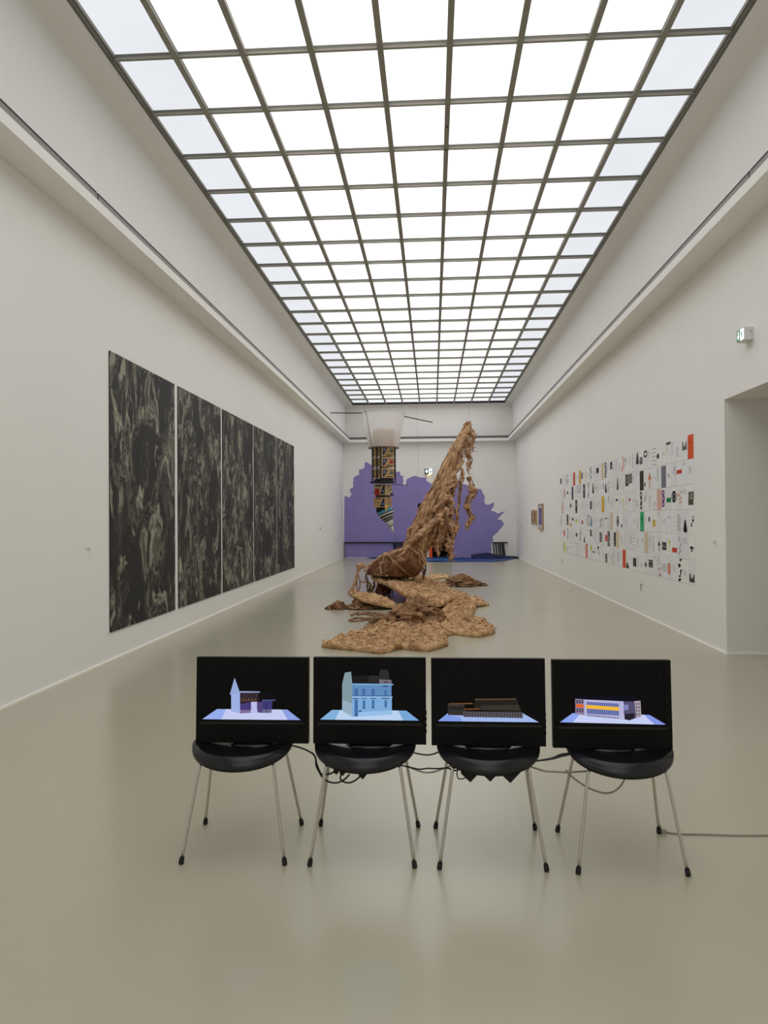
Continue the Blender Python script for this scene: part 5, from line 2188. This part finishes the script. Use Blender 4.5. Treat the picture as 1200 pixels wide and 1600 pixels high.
SCR = [(315.5, 472.5, 1043, 1126), (498, 656, 1044, 1126.5), (684, 844, 1045, 1131), (874, 1040, 1046, 1134)]
TVS = [(-0.8405, 3.51, 0.3, 0.468), (-0.2955, 3.51, 0.0, 0.470), (0.246, 3.51, 0.2, 0.468), (0.798, 3.505, 0.4, 0.465)]
TVW = [0.526, 0.519, 0.516, 0.527]
TVL = ['flat screen showing a pale church model with pointed steeple', 'flat screen showing a tall pale blue house model', 'flat screen showing a low dark brown building model', 'flat screen showing a long white building model with yellow stripe']
for i, (x, y, yaw, z0) in enumerate(TVS):
    W2 = TVW[i] / 2
    Hh = THT
    zseat = SEAT_Z - 0.0025
    root = thing('television', TVL[i], 'television', (x, y, zseat), 'televisions standing on the chairs', absolute=False)
    root.rotation_euler = (0, 0, R(yaw))
    zo = z0 - zseat
    TM = Matrix.Translation((0, 0, zo)) @ Matrix.Rotation(R(-3.0), 4, 'X')
    sl = -W2 + 0.031
    sr = W2 - 0.029
    sb = 0.103
    stp = Hh - 0.044

    def bb(a_, c_, m_):
        return MB().box(a_, c_, m_, TM)
    fr = MB()
    fr.box((-W2, 0, stp), (W2, 0.035, Hh), M_TV, TM)
    fr.box((-W2, 0, 0), (sl, 0.035, stp), M_TV, TM)
    fr.box((sr, 0, 0), (W2, 0.035, stp), M_TV, TM)
    fr.box((sl, 0, 0.0), (sr, 0.035, sb), M_TV, TM)
    fr.build('bezel', root)
    bb((-W2 + 0.02, -0.003, 0.086), (W2 - 0.02, -0.0001, 0.096), M_TVG).build('gloss_strip', root)
    for k in range(4):
        bb((W2, 0.008, 0.05 + k * 0.028), (W2 + 0.003, 0.02, 0.066 + k * 0.028), M_TVG).build('side_button', root)
    bb((-W2 + 0.03, 0.035, 0.03), (W2 - 0.03, 0.075, Hh - 0.03), M_TV).build('rear_housing', root)
    bb((-0.06, 0.02, -zo + 0.014), (0.06, 0.05, 0.05), M_TVG).build('stand_neck', root)
    sbm = MB()
    prof = [(0.0, 0.0), (0.125, 0.0), (0.128, 0.003), (0.11, 0.010), (0.05, 0.016), (0.0, 0.018)]
    sbm.lathe([(max(r_, 0.0005), z) for r_, z in prof], M_TVG, 40, Matrix.Translation((0, 0.055, 0)) @ Matrix.Diagonal((0.9, 0.62, 1, 1)))
    sbm.build('stand_base', root, True, fix=True)
    scn = bb((sl, 0.003, sb), (sr, 0.034, stp), M_SCREEN).build('screen', root)
    pc = MB()
    px0, px1, py0, py1 = SCR[i]
    for k, (pts_, c_) in enumerate(pict(i)):
        V = []
        for px, py in pts_:
            u = (px - px0) / (px1 - px0)
            v = (py1 - py) / (py1 - py0)
            V.append(TM @ Vector((sl + (sr - sl) * u, 0.0028 - 0.00004 * k, sb + (stp - sb) * max(v, 0.004))))
        pc.raw(V, [tuple(range(len(V)))], em(c_))
    pc.build('picture', scn)

# ------------------------------------------------------------------ cables, plugs and adapters


def cable(label, pts_, r_, m_, name='power_cable', cat='cable', per=8):
    pp_ = wander(pts_, per, 0.0)
    return tag(MB().tube(pp_, r_, m_, 8).build(name, smooth_=True), label, cat)


def C3(l, Y):
    return [at(x, y, Y + 0.11 + (q[0] if q else 0)) for x, y, *q in l]


cable('black cable from the leftmost chair to the second chair', C3([(448, 1164, .1), (461, 1166), (474, 1170), (486, 1176), (492, 1182), (495, 1194), (499, 1204), (503, 1210), (512, 1210), (520, 1207), (526, 1203)], 3.56), 0.0042, M_CORDB)
cable('second black cable hanging in a long loop under the second chair', C3([(488, 1176), (493, 1184), (494, 1196), (498, 1205), (505, 1216), (515, 1222), (527, 1223), (538, 1218), (546, 1210)], 3.53), 0.0042, M_CORDB)
cable('black cable hanging in a small loop under the second chair', C3([(536, 1205), (533, 1210), (532, 1217), (538, 1222), (546, 1223), (554, 1220), (563, 1213)], 3.48), 0.004, M_CORDB)
cable('short black cable sagging between second and third chairs', C3([(640, 1174), (652, 1177.5), (666, 1179.5), (676, 1178.5), (688, 1174)], 3.5), 0.0038, M_CORDB)
cable('lower black cable running from second to third chair', C3([(622, 1194), (632, 1197), (645, 1200), (656, 1202), (668, 1200.5), (682, 1201), (697, 1200), (702, 1201), (708, 1204), (716, 1203), (726, 1199)], 3.42), 0.0036, M_CORDB)
cable('pale cable sagging between the second and third chairs', C3([(636, 1197), (650, 1203), (664, 1207), (678, 1206), (692, 1201), (704, 1197), (712, 1192)], 3.46), 0.0042, M_CORDW)
cable('thin black loop beside the adapters under third chair', C3([(716, 1200), (714, 1208), (716, 1216), (722, 1217), (730, 1214), (736, 1209)], 3.38), 0.0026, M_CORDB)
cable('upper black cable running from third chair to rightmost chair', C3([(824, 1196), (834, 1190), (850, 1187), (864, 1184), (876, 1179), (890, 1177)], 3.47), 0.0042, M_CORDB)
cable('second black cable beside the upper one to rightmost chair', C3([(824, 1195), (838, 1189), (852, 1187.5), (866, 1185), (876, 1182), (890, 1179)], 3.46), 0.004, M_CORDB)
cable('pale cable running from third chair under the rightmost chair', C3([(826, 1197), (838, 1201), (852, 1205), (868, 1206), (886, 1207), (902, 1206), (920, 1205), (932, 1204)], 3.45), 0.0045, M_CORDW)
cable('pale cable hanging in a deep loop under the rightmost chair', C3([(884, 1203), (889, 1209), (899, 1218), (912, 1227), (926, 1234), (942, 1239), (956, 1238), (967, 1231), (974, 1221), (977, 1212)], 3.50), 0.0045, M_CORDW)
fa = atZ(1036, 1299, 0.008)
pts_ = C3([(1020, 1214), (1023, 1235), (1026, 1260), (1028, 1276), (1031, 1290)], 3.65)
pts_ += [atZ(x, y, 0.006) for x, y in ((1040, 1299), (1060, 1302), (1100, 1303), (1150, 1304.5), (1200, 1304.5), (1260, 1306), (1330, 1308))]
cable('long pale cable running along the floor to the right', pts_, 0.005, M_CORDW)
b = MB()
Mx = Matrix.Translation((fa.x, fa.y, 0.011)) @ Matrix.Rotation(R(-12), 4, 'Z')
b.box((-0.014, -0.010, -0.011), (0.014, 0.010, 0.011), M_CORDW, Mx)
b.box((-0.020, -0.007, -0.007), (-0.014, 0.007, 0.007), M_BLACK, Mx)
tag(b.build('cable_clip'), 'small pale cable clip by the rear foot of rightmost chair', 'clip')


def adapter(label, px, py, Y, s_, ang, legs):
    p = at(px, py, Y)
    r0 = thing('power_adapter', label, 'adapter', p)
    M_ = Matrix.Translation(p) @ Matrix.Rotation(R(ang), 4, 'Y')
    MB().box((-s_, -0.022, -s_), (s_, 0.022, s_), M_RUBBER, M_).build('body', r0)
    for k in range(2):
        MB().box((-s_ * 0.8 + k * s_, -0.006, s_), (-s_ * 0.5 + k * s_, 0.006, s_ * 1.5), M_RUBBER, M_).build('pin', r0)
    return r0


adapter('black power adapter dangling at the left under the third chair', 734, 1206, 3.43, 0.028, 43, 0)
adapter('small black power adapter dangling in the middle under third chair', 765, 1206, 3.43, 0.026, 43, 0)
adapter('largest black power adapter dangling at the right under third chair', 796, 1205, 3.43, 0.032, 43, 0)
adapter('small black plug hanging at the right under the second chair', 567, 1209, 3.45, 0.013, 40, 0)
adapter('small black plug hanging at the left under the second chair', 526, 1203, 3.51, 0.011, 35, 0)
adapter('small black plug hanging in the middle under the second chair', 536, 1205, 3.51, 0.011, 40, 0)
b = MB()
p = at(718, 1200, 3.53)
b.prism([p + Vector(q_) for q_ in ((-0.02, 0, 0.02), (0.01, 0, 0.035), (0.03, 0, 0.0), (0.008, 0, -0.016))], (0, 0.012, 0), mat('clear_tape', srgb(166, 162, 148), 0.4))
tag(b.build('plug', fix=True), 'pale grey plug taped under the left side of third chair', 'plug')

for o in list(bpy.data.objects):
    if '_abs' in o:
        del o['_abs']
    if o.parent is not None and 'category' in o:
        del o['category']
